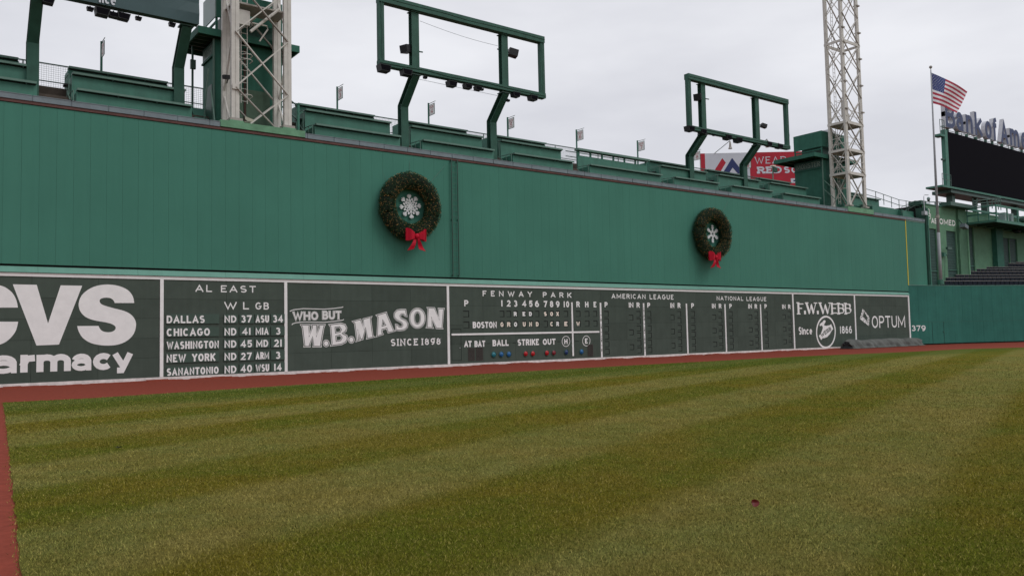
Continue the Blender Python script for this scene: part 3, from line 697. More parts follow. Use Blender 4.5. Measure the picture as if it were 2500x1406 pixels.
def rect(par, zf, x0, y0, x1, y1, mat, name, yy=-.012, t=.02):
    a = W(*zf(x0, y0)); b = W(*zf(x0, y1)); c = W(*zf(x1, (y0+y1)/2))
    return MB().box(a.x, c.x, yy, yy+t, b.z, a.z).build(name, mat, par)
zl = W(*z4_(1200, 876)).z
MB().box(W(*z4_(135, 895)).x, W(*z4_(2338, 860)).x, -.03, .002, zl-.05, zl+.05).build('dividing_strip', M_white, b4)
zt1 = W(*z4_(1940, 415)).z; zb1 = W(*z4_(1940, 1215)).z; xc = W(*z4_(1936, 700)).x
MB().box(xc-.055, xc+.055, -.033, .002, zb1, zt1).build('dividing_strip', M_white, b4)
zt2 = W(*z5_(177, 345)).z
vl = [W(*z5_(178, 360)).x, W(*z5_(918, 360)).x, W(*z5_(1653, 360)).x, W(*z6_(767, 370)).x, W(*z6_(1377, 375)).x]
for i, xv in enumerate(vl):
    o = MB().box(xv-.06, xv+.06, -.03, .002, BZ0+.004, zt2).build('dividing_strip', M_white, b4)
    if i < 2:      # dots and dashes painted down the strip
        z = zt2-.6 if i == 0 else zt2-.3; m = MB(); pat = '- . - - . - -. - -' if i == 0 else '.-. --- - .- . - --'
        pat = (' . - .- . ..- . - - .-' if i == 0 else '.-.-- . .-. .-- -.- - .-')
        for ch in pat:
            ln = {'-': .16, '.': .05, ' ': .07}[ch]
            if ch != ' ' and z-ln > .35: m.box(xv-.028, xv+.028, -.034, -.028, z-ln, z)
            z -= ln+.06
        m.build('painted_marks', M_board[2], b4)
for (xa, ya, xb, yb) in ((668, 1030, 720, 1030), (1048, 1020, 1098, 1020), (1712, 1003, 1760, 1003), (1985, 997, 2035, 997)):
    rect(b4, z4_, xa, ya-4, xb, yb+4, M_dark, 'dash_slot', -.003, .01)
for cx, cy, rx, ry in ((1843, 997, 58, 76), (2147, 990, 56, 75)):
    m = MB(); ribbon(m, loop_on(z4_, circ(cx, cy, rx, ry, 22)), lambda a, b: .035, True, lambda a, b, d=0: (a, -.006+d, b)); m.build('ring', M_white, b4)
for cx, cy, mm in ((763, 1195, M_bulbt), (877, 1192, M_bulbb), (990, 1190, M_bulbb), (1240, 1182, M_bulbr), (1347, 1180, M_bulbr), (1556, 1170, M_bulbr), (1660, 1168, M_bulbd), (1846, 1160, M_bulbn), (2074, 1153, M_bulbb)):
    p = W(*z4_(cx, cy))
    l = MB().ball((p.x, -.01, p.z), .15, 14, 8, (1, .55, 1)).build('lamp', mm, b4, smooth=True)
    m = MB(); m.tube([(p.x+.165*math.cos(t), -.02, p.z+.165*math.sin(t)) for t in [2*math.pi*i/14 for i in range(14)]], .022, 4, True); m.build('lamp_ring', M_greend, l)
for xa, ya, xb, yb in ((385, 1096, 478, 1282), (502, 1092, 600, 1280), (2168, 1043, 2246, 1216)):
    a = W(*z4_(xa, ya)); b = W(*z4_(xa, yb)); c = W(*z4_(xb, (ya+yb)/2))
    vt_ = MB().box(a.x, c.x, -.006, .01, b.z, a.z).build('vent', M_dark, b4)
    m = MB(); nx = 7; nz = 10
    for i in range(nx+1): xx = a.x+(c.x-a.x)*i/nx; m.box(xx-.010, xx+.010, -.022, -.008, b.z, a.z)
    for i in range(nz+1): zz = b.z+(a.z-b.z)*i/nz; m.box(a.x, c.x, -.020, -.009, zz-.010, zz+.010)
    m.build('grille', pm('grille brown', (.07, .062, .055), .7, .3, 30), vt_)
# door in the board, left
a = W(*z4_(135, 810)); b = W(*z4_(135, 1285)); c = W(*z4_(282, 1048)); 
dr = MB(); 
for q in ((a.x, a.x+.015, b.z, a.z), (c.x-.015, c.x, b.z, a.z), (a.x, c.x, a.z-.015, a.z), (a.x, c.x, b.z, b.z+.015)): dr.box(q[0], q[1], -.010, .004, q[2], q[3])
dr_e = dr.build('door_edge', M_dark, b4)
MB().box(c.x-.12, c.x-.08, -.03, .0, (a.z+b.z)/2-.2, (a.z+b.z)/2-.16).build('door_latch', M_alum, dr_e)

# 5 plumbing supplier advert
b5 = thing('advertising_board', 'advertising board reading F.W. WEBB Since 1866 with a ringed pipe emblem', 'advert board', ((SX[4]+SX[5])/2, 0, 0))
frame_strip(b5, SX[4]-.07, SX[5]-.07); divider(b5, SX[5]-.001, .16); panels(b5, SX[4]+.07, SX[5]-.07)
word(b5, 'F.W.', z7_, 183, 262, 468, 545, M_white, .27, serif=.08, contrast=.33, gap=.02)
word(b5, 'WEBB', z7_, 555, 265, 470, 1102, M_white, .25, serif=.08, contrast=.33, gap=.02)
word(b5, 'Since', z7_, 205, 680, 812, 436, M_white, .19, xh=.7, gap=.16)
word(b5, '1866', z7_, 905, 668, 795, 1110, M_white, .19, gap=.2)
m = MB(); ribbon(m, smooth_loop(loop_on(z7_, circ(667, 767, 158, 262, 24)), (), 2), lambda a, b: .15, True, lambda a, b, d=0: (a, -.006+d, b)); m.build('emblem_ring', M_white, b5)
emb = [(548, 830), (580, 795), (600, 750), (615, 700), (612, 672), (598, 655), (565, 668), (562, 640), (585, 612), (610, 600), (622, 575), (648, 563), (665, 582), (655, 610), (638, 635), (640, 655), (670, 662), (735, 650), (755, 630), (793, 715), (768, 742), (735, 800), (690, 850), (640, 870), (612, 870), (588, 903)]
MB().poly([loop_on(z7_, emb)], flat(-.007)).build('emblem', M_white, b5)
p0 = W(*z7_(592, 862)); p1 = W(*z7_(762, 738)); q0 = W(*z7_(568, 790))
ux = Vector((p1.x-p0.x, p1.z-p0.z)); L_ = ux.length; ux /= L_; uy = Vector((q0.x-p0.x, q0.z-p0.z)); H_ = uy.length*.85; uy.normalize()
m = MB(); letters(m, 'WEBB', 0, L_, 0, H_, H_*.22, lambda a, b, d=0: (p0.x+ux.x*a+uy.x*b, -.011+d, p0.z+ux.y*a+uy.y*b+.02), gap=.12); m.build('lettering', M_board[0], b5)

# 6 health firm advert
b6 = thing('advertising_board', 'advertising board reading OPTUM beside a faceted white diamond logo', 'advert board', ((SX[5]+SX[6])/2, 0, 0))
frame_strip(b6, SX[5]-.07, SX[6]); divider(b6, XE-.11, .2); panels(b6, SX[5]+.07, XE-.22)
word(b6, 'OPTUM', z7_, 1443, 493, 700, 2012, M_white, .135, gap=.16)
oo = loop_on(z7_, [(1293, 367), (1405, 515), (1398, 668), (1243, 543)]); hh_ = loop_on(z7_, [(1312, 422), (1374, 520), (1365, 582), (1295, 505)])
MB().poly([oo, hh_], flat(-.006)).build('logo', M_white, b6)
m = MB(); rnd = random.Random(3)
for i in range(4):
    a, b = oo[i], oo[(i+1) % 4]; c, d = hh_[i], hh_[(i+1) % 4]
    for t in (0, .33, .66):
        p = (a[0]+(b[0]-a[0])*t, a[1]+(b[1]-a[1])*t)
        for t2 in (max(0, t-.15), min(1, t+.25)):
            q = (c[0]+(d[0]-c[0])*t2, c[1]+(d[1]-c[1])*t2); ribbon(m, [p, q], lambda a, b: .03, False, lambda a, b, d=0: (a, -.009+d, b))
m.build('logo_lines', M_board[0], b6)

# ================================================================== WREATHS
def wreath(px, py, R, r, label, flake, stretch=1.0):
    yc = -.42; c = W(px, py, yc); th_ = thing('wreath', label, 'wreath', tuple(c), 'giant lit wreaths on the wall')
    rg = random.Random(5+int(px))
    P = []; n = 56; m = MB()
    m.tube([(c.x+R*math.cos(2*math.pi*i/n), yc, c.z+R*math.sin(2*math.pi*i/n)) for i in range(n)], r*.86, 10, True)
    m.build('wreath_core', pm('fir core', (.012, .02, .012), .95, .3, 8), th_)
    m = MB(); mF = pm('fir needles', (.020, .052, .020), .8, .5, 5, spec=.2)
    for i in range(15000):
        a = rg.random()*2*math.pi; b = rg.random()*2*math.pi; rr_ = r*(.80+.26*rg.random())*(1+.05*math.sin(7*a+px)+.04*math.sin(17*a))
        er = Vector((math.cos(a), 0, math.sin(a))); p = Vector((c.x, yc, c.z))+er*(R+rr_*math.cos(b))+Vector((0, 1, 0))*(rr_*math.sin(b))
        if p.y > -.02: continue
        nrm = er*math.cos(b)+Vector((0, 1, 0))*math.sin(b)
        tdir = (nrm*.7+Vector((rg.uniform(-1, 1), rg.uniform(-1, 1), rg.uniform(-1, 1)))).normalized(); sd_ = tdir.cross(Vector((rg.uniform(-1, 1), rg.uniform(-1, 1), rg.uniform(-1, 1)))).normalized()
        l = rg.uniform(.05, .11); w = .014; m.tri(p-sd_*w, p+sd_*w, p+tdir*l)
    o = m.build('needles', mF, th_); o['kind'] = 'stuff'
    m = MB()
    for i in range(700):
        a = rg.random()*2*math.pi; b = rg.uniform(math.pi*.95, math.pi*2.05); rr_ = r*1.04
        er = Vector((math.cos(a), 0, math.sin(a))); p = Vector((c.x, yc, c.z))+er*(R+rr_*math.cos(b))+Vector((0, 1, 0))*(rr_*math.sin(b))
        s_ = .0085; m.box(p.x-s_, p.x+s_, p.y-s_, p.y+s_, p.z-s_, p.z+s_)
    o = m.build('fairy_lights', pm('warm bulbs', (.42, .22, .07), .4, .5, 9, emit=.15), th_); o['kind'] = 'stuff'
    # snowflake
    F = .64 if flake == 1 else .62; m = MB(); ys = -.18; cz = c.z+.1; cx = W(px, py, ys).x; cz = W(px, py, ys).z; cz0 = cz
    narm = 8 if flake == 1 else 6
    for k_ in range(narm):
        an = 2*math.pi*k_/narm+math.pi/2+(.12 if flake == 1 else 0)
        ca, sa = math.cos(an), math.sin(an)
        def T(u_, v_, d=0): return (cx+u_*ca-v_*sa, ys+d+.003*k_*0, cz+u_*sa+v_*ca)
        def strk(pts, w, lv):
            ribbon(m, pts, lambda a, b: w, False, lambda a, b, d=0: T(a, b, d-.002*lv-.0005*k_), .05)
        if flake == 1:
            strk([(.03, 0), (.16, .052), (.30, .03), (.34, 0), (F, 0)], .045, 1); strk([(.03, 0), (.16, -.052), (.30, -.03), (.34, 0)], .045, 7); strk([(.42, 0), (.56, .12)], .045, 2); strk([(.42, 0), (.56, -.12)], .045, 3)
            strk([(.50, .0), (.61, .09)], .04, 4); strk([(.50, 0), (.61, -.09)], .04, 5)
            strk([(.30, .03), (.34, .12), (.42, .15)], .045, 6); strk([(.30, -.03), (.34, -.12), (.42, -.15)], .045, 8)
        else:
            strk([(.08, 0), (F, 0)], .075, 1)
            for u_, l_ in ((.20, .08), (.34, .12), (.48, .11)):
                strk([(u_, 0), (u_+l_*.8, l_)], .06, 2); strk([(u_, 0), (u_+l_*.8, -l_)], .06, 3)
            strk([(.2, .0), (.16, .12)], .07, 4)
    o = m.build('snowflake', pm('snow white', (.72, .73, .74), .5, .03, 2), th_)
    # bow
    by_ = -.42-r-.05; bc = W(px+(14 if flake == 1 else 6), py+(73 if flake == 1 else 57), by_)
    def ribbonmesh(pts_l, pts_r, name):
        m = MB()
        for i in range(len(pts_l)-1): m.quad(pts_l[i], pts_r[i], pts_r[i+1], pts_l[i+1])
        o = m.build(name, M_red, th_, smooth=False); md = o.modifiers.new('thickness', 'SOLIDIFY'); md.thickness = .03; return o
    for sgn in (-1, 1):
        top = []; bot = []
        for i in range(9):
            t = i/8; xx = bc.x+sgn*(.05+.52*t); w = .07+.20*math.sin(min(t*1.15, 1)*math.pi/2)+.02*math.sin(9*t)
            yy = by_-.20*math.sin(math.pi*t)-.02*math.sin(13*t)
            top.append((xx, yy, bc.z+w+.12*t)); bot.append((xx, yy+.02, bc.z-w+.02*t+.02))
        o = ribbonmesh(top, bot, 'bow_loop')
        top2 = [(q[0], -2*0+by_+.10-(q[1]-by_)*.2, q[2]-.015) for q in top]; bot2 = [(q[0], by_+.10, q[2]+.015) for q in bot]
        ribbonmesh(top2, bot2, 'bow_loop')
        top = []; bot = []
        for i in range(7):
            t = i/6; cx_ = bc.x+sgn*(.05+.30*t); zz_ = bc.z-.08-.62*t; w = .05+.13*t
            yy = by_-.03-.05*math.sin(5*t+sgn)
            top.append((cx_-w, yy, zz_+sgn*.05*t)); bot.append((cx_+w, yy-.03, zz_-sgn*.05*t))
        ribbonmesh(top, bot, 'bow_tail')
    MB().ball((bc.x, by_-.08, bc.z), .13, 10, 6, (1, .8, 1.1)).build('bow_knot', M_red, th_, smooth=True)
    return c
c1 = wreath(1002, 504, 1.35, .415, 'larger-looking fir wreath near the ladder, red bow and dense round snowflake inside', 1)
c2 = wreath(1740, 571, 1.38, .415, 'farther fir wreath near the second light tower, red bow and six-armed snowflake inside', 2)
cable((c1.x+.2, -.1, c1.z+1.6), (c1.x+.2, .02, 11.2)); cable((c1.x+1.2, -.1, c1.z+1.2), (23.4, .0, 11.1)); cable((c1.x-1.2, -.02, c1.z+1.3), (18.9, .0, 11.2))
cable((c2.x+1.2, -.1, c2.z+1.2), (c2.x+2.5, .0, 11.1))

# ================================================================== SEATING TERRACE ON TOP OF THE WALL
deck = thing('terrace_deck', 'stepped brown concrete deck of the seating terrace on top of the wall', 'terrace', (36, 3, 11.3))
for n_, (y0, y1, z0, z1) in enumerate(((1.1, 1.75, 10.6, 11.32), (1.75, 3.0, 10.6, 11.6), (3.0, 4.1, 10.6, 12.5), (4.1, 7.0, 10.6, 13.15))):
    MB().box(WX0, 74.8, y0, y1, z0, z1).build('step', M_brown, deck)
secs = [(-1.0, 4.15, 4.15, 3.7), (5.7, 10.4, 10.45, 9.9), (16.5, 21.35, 21.45, 21.0), (22.8, 27.6, 27.7, 27.3), (29.1, 33.8, 33.95, 33.5), (35.3, 41.95, 42.0, 0), (43.35, 48.1, 48.3, 47.5), (49.75, 54.6, 54.8, 53.9), (56.2, 61.2, 61.3, 60.6), (67.9, 72.9, 73.0, 72.4)]
wher = ['at the left edge of the view', 'below the grey banner sign', 'just right of the near light tower', 'under the middle empty frame', 'right of the middle empty frame', 'by the raised open railing', 'left of the far empty frame', 'below the far empty frame', 'beside the MONSTER building', 'right of the far light tower']
def counter(name, label, cat, x0, x1, xf1, y, zt, zbm, group):
    t = thing(name, label, cat, ((x0+x1)/2, y, zbm), group)
    MB().box(x0+.02, xf1, y, y+.08, zbm, zt-.09).build('fascia_board', M_green, t)
    m = MB().box(x0-.02, x1+.02, y-.16, y+.30, zt-.07, zt); m.box(x0-.02, x1+.02, y-.19, y-.16, zt-.09, zt+.004)
    m.build('counter_top', M_greeng, t)
    MB().box(x0, x1, y-.004, y-.001, zt-.13, zt-.09).build('overhang_shade', M_dark, t)  # shade under the counter overhang, put in as a near-black strip
    k_ = 1
    while x0+k_*1.6 < x1:
        MB().box(x0+k_*1.6-.02, x0+k_*1.6+.02, y-.14, y-.005, zt-.14, zt-.075).build('bracket', M_greend, t); k_ += 1
    MB().box(x0-.03, x0+.02, y-.02, y+1.05, zbm, zt-.12).build('end_panel', M_green, t)
    return t
for i, (x0, xl, xu, xt) in enumerate(secs):
    counter('seat_counter', 'front row green counter on the wall top, '+wher[i], 'counter', x0, xl, xl+.05, 1.75, 12.57, 11.35, 'front row counters')
    zu = 13.62
    if i != 5: counter('seat_counter', 'middle row green counter, '+wher[i], 'counter', x0, xu, xu, 3.0, zu, 11.6, 'middle row counters')
    if xt: counter('seat_counter', 'rear row green counter, '+wher[i], 'counter', x0, xt, xt+.05, 4.1, 14.19, 13.1, 'rear row counters')
# raised wall with railing between signs 6 and 7
rw = thing('raised_barrier', 'solid green barrier topped by an open railing between signs 6 and 7', 'barrier', (38.6, 3, 11.6))
MB().box(35.4, 41.95, 3.0, 3.1, 11.6, 13.42).build('barrier_wall', M_green, rw)
MB().box(35.3, 42.05, 2.78, 3.2, 13.72, 13.86).build('top_rail', M_greeng, rw)
for k_ in range(7): MB().box(35.45+k_*1.06, 35.55+k_*1.06, 2.98, 3.08, 13.42, 13.72).build('rail_post', M_green, rw)
MB().bar((35.4, 4.2, 13.6), (41.9, 4.2, 13.6), .05).build('rear_rail', M_greend, rw); MB().bar((35.4, 4.2, 13.95), (41.9, 4.2, 13.95), .05).build('rear_rail', M_greend, rw)

# aisle handrails
for i, (x0, xl, xu, xt) in enumerate(secs[1:], 1):
    for j, (y, zt) in enumerate(((1.75, 12.5), (3.0, 13.55))):
        if i == 5 and j: continue
        t = thing('aisle_handrail', ('lower' if j == 0 else 'upper')+' bent handrail, '+wher[i], 'handrail', (x0-.15, y, zt-1.1), 'aisle handrails')
        m = MB().tube([(x0-.15, y-.05, zt-1.1), (x0-.15, y-.02, zt-.02), (x0-.15, y+.05, zt), (x0-.15, y+1.05, zt+.06), (x0-.15, y+1.1, zt), (x0-.15, y+.55, zt-.55), (x0-.15, y-.02, zt-1.05)], .022, 5); m.build('rail', M_greeng, t)
        MB().tube([(x0-.15, y+.5, zt), (x0-.15, y+.5, zt-1.1)], .018, 5).build('post', M_greeng, t)
        s = MB().tube([(x0-.05, y+.6, zt-1.1), (x0-.05, y+.6, zt-.42)], .03, 6); s.box(x0-.28, x0+.1, y+.42, y+.78, zt-.42, zt-.33); s.build('bar_stool', M_black, t)
# rear railing with mesh
rf = thing('mesh_fence', 'green rail and wire mesh fence running behind the terrace counters', 'fence', (36, 6.6, 13.15))
for (xa, xb) in ((-2, 13.0), (16.0, 61.5), (66.5, 74.5)):
    MB().tube([(xa, 6.6, 14.95), (xb, 6.6, 14.95)], .035, 5).build('rail', M_greend, rf)
    MB().tube([(xa, 6.6, 14.1), (xb, 6.6, 14.1)], .03, 5).build('rail', M_greend, rf)
    xx = xa
    while xx <= xb: MB().tube([(xx, 6.6, 13.1), (xx, 6.6, 14.95)], .03, 5).build('post', M_greend, rf); xx += 2.05
    m = MB(); xx = xa
    while xx < xb: m.box(xx, xx+.008, 6.6, 6.608, 13.15, 14.9); xx += .10
    zz = 13.2
    while zz < 14.9: m.box(xa, xb, 6.61, 6.618, zz, zz+.008); zz += .10
    o = m.build('wire_mesh', M_greend, rf); o['kind'] = 'stuff'

# numbered signs on posts
for nme, px, pt, wh_ in (('2', 248, 100, 'below the banner sign'), ('3', 823, 210, 'between near tower and middle frame'), ('4', 1046, 253, 'under the middle empty frame'), ('5', 1239, 289, 'right below the middle empty frame'), ('6', 1407, 319, 'at the left end of the raised railing'), ('7', 1556, 344, 'at the right end of the raised railing'), ('8', 1692, 372, 'behind the left post of the far frame'), ('9', 1816, 392, 'behind the right post of the far frame')):
    b = W(px, pt, 5.0); x_ = b.x; zt = {'2': 15.95}.get(nme, 15.8)
    t = thing('number_sign', 'green post with hanging white sign numbered '+nme+' '+wh_, 'sign', (x_, 5, 13.1), 'numbered section signs')
    MB().tube([(x_, 5, 13.1), (x_, 5, zt)], .055, 8).build('post', M_green, t)
    MB().tube([(x_, 5, zt-.06), (x_, 4.2, zt-.06)], .018, 5).build('arm', M_greend, t)
    m = MB()
    for q in ((4.3, 4.9, zt-.175, zt-.15), (4.3, 4.9, zt-.82, zt-.795), (4.3, 4.325, zt-.82, zt-.15), (4.875, 4.9, zt-.82, zt-.15)): m.box(x_-.015, x_+.015, q[0], q[1], q[2], q[3])
    m.build('sign_frame', M_greend, t)
    sp_ = MB().box(x_-.010, x_+.010, 4.326, 4.874, zt-.794, zt-.176).build('sign_panel', M_white, t)
    f = lambda a, b, d=0: (x_-.013+d, -a, b)
    m = MB(); letters(m, nme, -4.71, -4.49, zt-.72, zt-.45, .035, f); m.build('digit', M_sign, sp_)
    m = MB(); letters(m, 'MONSTER', -4.80, -4.40, zt-.40, zt-.34, .012, f); letters(m, 'SECTION', -4.80, -4.40, zt-.31, zt-.25, .012, f); m.build('small_print', M_sign, sp_)

# ================================================================== LIGHT TOWERS
def tower(label, x0, x1, y0, y1, zb, nodes_f, lw, bw, top, extra):
    t = thing('light_tower', label, 'light tower', ((x0+x1)/2, (y0+y1)/2, zb))
    for xx, yy in ((x0, y0), (x1, y0), (x0, y1), (x1, y1)):
        m = MB().box(xx-lw/2, xx-.012, yy-lw*.27, yy+lw*.27, zb, top); m.box(xx+.012, xx+lw/2, yy-lw*.27, yy+lw*.27, zb, top); m.box(xx-.02, xx+.02, yy-lw*.22, yy+lw*.22, zb, top)
        m.build('leg', M_steel, t)
        MB().box(xx-lw*.8, xx+lw*.8, yy-lw*.7, yy+lw*.7, zb-.12, zb-.001).build('base_plate', M_steel2, t)
    for i in range(len(nodes_f)-1):
        a, b = nodes_f[i], nodes_f[i+1]
        for (pa, pb, off) in (((x0, y0), (x1, y0), (0, -lw*.3, 0)), ((x0, y1), (x1, y1), (0, lw*.3, 0)), ((x0, y0), (x0, y1), (-lw*.2, 0, 0)), ((x1, y0), (x1, y1), (lw*.2, 0, 0))):
            o_ = Vector(off); A = Vector((*pa, a)); B = Vector((*pb, b)); Cc = Vector((*pa, b)); D = Vector((*pb, a))
            side_ = off[0] != 0
            if not side_ or i % 2 == 0 or lw < .35: MB().bar(A+o_, B+o_, bw*(.7 if side_ else 1), bw*.45).build('brace', M_steel, t)
            if not side_ or i % 2 == 1 or lw < .35: MB().bar(Cc+o_*1.25, D+o_*1.25, bw*(.7 if side_ else 1), bw*.45).build('brace', M_steel if i % 2 else M_steel2, t)
            g = MB()
            for q in (A, Cc): g.box(q.x+o_.x*1.4-.16 if off[0] == 0 else q.x+o_.x*1.5-.02, q.x+o_.x*1.4+.16 if off[0] == 0 else q.x+o_.x*1.5+.02, q.y+o_.y*1.4-.012, q.y+o_.y*1.4+.012, q.z-.12, q.z+.12)
            if i == 0: g.build('gusset', M_steel, t)
    return t
T1 = tower('broad near light tower of cream steel lattice standing on the wall', 11.95, 14.45, .25, 1.6, 11.82, [11.05, 13.3, 15.9, 18.4, 20.9, 23.4, 25.9], .36, .115, 27, 0)
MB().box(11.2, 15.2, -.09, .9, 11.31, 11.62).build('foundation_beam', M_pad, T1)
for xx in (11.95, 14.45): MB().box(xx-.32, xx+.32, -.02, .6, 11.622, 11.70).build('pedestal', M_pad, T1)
# caged ladder, cabinet and platform of the near tower
for xx in (12.55, 12.85): MB().tube([(xx, 1.2, 12.9), (xx, 1.2, 27)], .022, 6).build('ladder_rail', M_steel, T1)
zz = 13.0
while zz < 20: MB().bar((12.55, 1.2, zz), (12.85, 1.2, zz), .02).build('rung', M_steel, T1); zz += .3
for zz in (13.15, 14.85, 15.1, 16.6):
    m = MB().tube([(12.45, 1.15, zz), (12.45, .75, zz), (12.6, .55, zz), (12.8, .55, zz), (12.95, .75, zz), (12.95, 1.15, zz)], .022, 5); m.build('cage_hoop', M_steel, T1)
MB().box(12.2, 12.75, .5, .62, 16.45, 17.15).build('junction_box', M_steel, T1)
m = MB().box(11.9, 14.5, .3, 1.6, 17.35, 17.42); m.build('platform', M_steel2, T1)
MB().tube([(12.7, .3, 16.1), (14.1, .35, 17.5)], .07, 8).build('conduit', M_steel, T1)
MB().tube([(12.8, .35, 16.55), (13.5, .35, 16.55), (13.55, .35, 16.4), (13.2, .5, 15.8)], .035, 6).build('conduit', M_steel, T1)
nod2 = [12.0, 14.67, 16.66, 19.0, 21.35, 23.7, 26.0, 28.4, 30.8, 33.2, 35.6]
T2 = tower('tall slender far light tower of cream steel lattice beside the MONSTER building', 63.2, 65.65, .25, 1.7, 11.95, nod2, .34, .1, 36, 0)
MB().box(62.4, 66.4, -.09, .9, 11.31, 11.72).build('foundation_beam', M_pad, T2)
for zz in (14.67, 16.66, 19.0, 26.0):
    m = MB().box(63.1, 65.75, .12, .2, zz-.12, zz+.12); m.box(63.1, 65.75, 1.75, 1.83, zz-.12, zz+.12); m.box(63.02, 63.1, .12, 1.83, zz-.1, zz+.1); m.box(65.75, 65.83, .12, 1.83, zz-.1, zz+.1)
    m.build('ring_beam', M_steel, T2)
    if zz < 20:
        MB().box(63.1, 65.75, .22, 1.74, zz-.02, zz+.02).build('platform', M_steel2, T2)
        for hz in (.55, 1.05):
            MB().bar((63.2, .15, zz+hz), (65.7, .15, zz+hz), .035).build('guard_rail', M_steel, T2); MB().bar((63.1, .2, zz+hz), (63.1, 1.7, zz+hz), .035).build('guard_rail', M_steel, T2)
for xx in (63.55, 63.85): MB().tube([(xx, 1.4, 12.2), (xx, 1.4, 36)], .022, 5).build('ladder_rail', M_steel, T2)
zz = 12.4
while zz < 31: MB().bar((63.55, 1.4, zz), (63.85, 1.4, zz), .03).build('rung', M_steel, T2); zz += .35
for zz in (13.5, 15.3, 17.4, 19.5, 21.0): MB().tube([(63.5, 1.35, zz), (63.45, .95, zz), (63.7, .75, zz), (63.95, .95, zz), (63.9, 1.35, zz)], .02, 5).build('cage_hoop', M_steel, T2)
for xx in (63.1, 65.6):
    for zz in nod2[3:9]: MB().box(xx-.05, xx+.35, .05, .45, zz+1.1, zz+1.2).build('splice_plate', M_steel2, T2)
MB().box(64.9, 65.5, 1.3, 1.6, 20.0, 21.4).build('junction_box', M_steel, T2); MB().box(64.6, 65.0, .9, 1.3, 19.2, 20.1).build('junction_box', M_steel, T2)
MB().tube([(64.6, 1.1, 12.2), (64.6, 1.1, 30)], .05, 6).build('conduit', M_steel2, T2)

# folding chair by the near tower
fc = thing('folding_chair', 'beige folding chair standing at the foot of the near light tower', 'chair', (13.0, .6, 11.6))
p = W(609, 291, .6)
m = MB(); m.prism([(-.2, .1), (.18, .0), (.24, -.10), (.18, -.13), (-.1, -.11), (-.2, -.02)], lambda a, b: (p.x+a, .6, p.z+b), lambda a, b: (p.x+a, .63, p.z+b)); m.build('backrest', pm('beige', (.5, .47, .38), .5, .05), fc)
MB().box(p.x-.2, p.x+.2, .64, 1.0, 11.85, 11.88).build('seat', MATS['beige'], fc)
for dx in (-.17, .17):
    MB().tube([(p.x+dx, .62, p.z), (p.x+dx, .95, 11.62)], .012, 5).build('leg', M_steel2, fc); MB().tube([(p.x+dx, .98, 11.86), (p.x+dx, .64, 11.62)], .012, 5).build('leg', M_steel2, fc)

# ================================================================== ROOFTOP BUILDINGS
def bldg(label, x0, x1, y0, y1, rx0, rx1, ry0, ry1, zr, word_=None, pale=False):
    t = thing('service_building', label, 'building', ((x0+x1)/2, (y0+y1)/2, 11.5))
    MB().box(x0, x1, y0, y1, 11.3, zr-.32).build('wall', M_bld, t)
    m = MB().box(rx0, rx1, ry0, ry1, zr-.06, zr); m.box(rx0, rx1, ry0, ry0+.08, zr-.34, zr-.06); m.box(rx0, rx1, ry1-.08, ry1, zr-.34, zr-.06); m.box(rx0, rx0+.08, ry0+.08, ry1-.08, zr-.34, zr-.06); m.box(rx1-.08, rx1, ry0+.08, ry1-.08, zr-.34, zr-.06)
    rf_ = m.build('roof', M_bld, t)
    for k_ in range(7):
        yy = ry0+.1+(ry1-ry0-.2)*k_/6; MB().box(rx0+.1, rx1-.1, yy-.03, yy+.03, zr-.26, zr-.062).build('rafter', M_greend, t)
    MB().box(x0-.05, x0-.001, y0+.1, y1-.1, zr-1.0, zr-.40).build('sign_band', M_greend, t)
    MB().box(x0-.09, x0-.001, y0, y1, zr-1.14, zr-1.06).build('moulding', M_bld, t)
    MB().tube([(x0-.06, y0-.05, 11.4), (x0-.06, y0-.05, zr-.35)], .055, 6).build('downpipe', M_greeng, t)
    if word_:
        m = MB(); letters(m, word_, -(y1-.25), -(y0+.2), zr-.92, zr-.52, .045, lambda a, b, d=0: (x0-.056+d, -a, b), gap=.16); m.build('lettering', pm('faded letters', (.24, .30, .25), .7), t)
    # rooftop screen
    zs0, zs1 = zr+.75, zr+2.1; sm = M_cab if pale else M_bld  # pale side panel: sky reflection on the screen put into its colour
    MB().box(x0, x0+.05, y0-.05, y1, zs0, zs1).build('screen_panel', sm, t)
    MB().box(x0+.05, x1, y0-.05, y0, zs0, zs1).build('screen_panel', M_bld, t)
    for (xx, yy) in ((x0+.05, y0), (x0+.05, y1-.1), (x1-.1, y0)): MB().box(xx, xx+.1, yy+.002, yy+.1, zr, zs1-.02).build('screen_post', M_bld, t)
    MB().box(x0+.05, x0+.12, y0+.1, y1-.1, zr+.5, zr+.6).build('screen_rail', M_bld, t)
    MB().box(x0+.6, x1-.3, y0+.5, y1-.4, zr, zr+1.2).build('roof_unit', M_greend, t)
    return t
B1 = bldg('green service building with flat overhanging roof behind the near light tower', 11.62, 14.95, 2.2, 4.1, 10.72, 15.7, 1.75, 5.0, 16.45, 'MONSTER', True)
MB().box(13.0, 13.1, 2.12, 2.199, 11.6, 15.9).build('rusty_pipe', pm('rusty brown', (.05, .03, .022), .8, .3, 4), B1)
MB().box(12.2, 12.98, 2.16, 2.197, 11.5, 13.9).build('door', pm('worn green', (.075, .125, .085), .7, .2, 2), B1); MB().box(13.12, 14.3, 2.16, 2.197, 11.5, 13.9).build('door', MATS['worn green'], B1)
MB().box(11.57, 11.615, 2.5, 3.5, 11.6, 14.0).build('side_door', M_greend, B1)
sb = MB().bar((11.3, 2.1, 14.6), (11.3, 3.0, 11.6), .05); sb.bar((11.35, 1.9, 13.5), (11.35, 1.2, 11.6), .05); sb.build('stair_rail', M_greeng, B1)
MB().bar((11.2, 3.6, 13.0), (11.2, 2.2, 11.6), .6, .04).build('ramp_panel', M_green, B1)
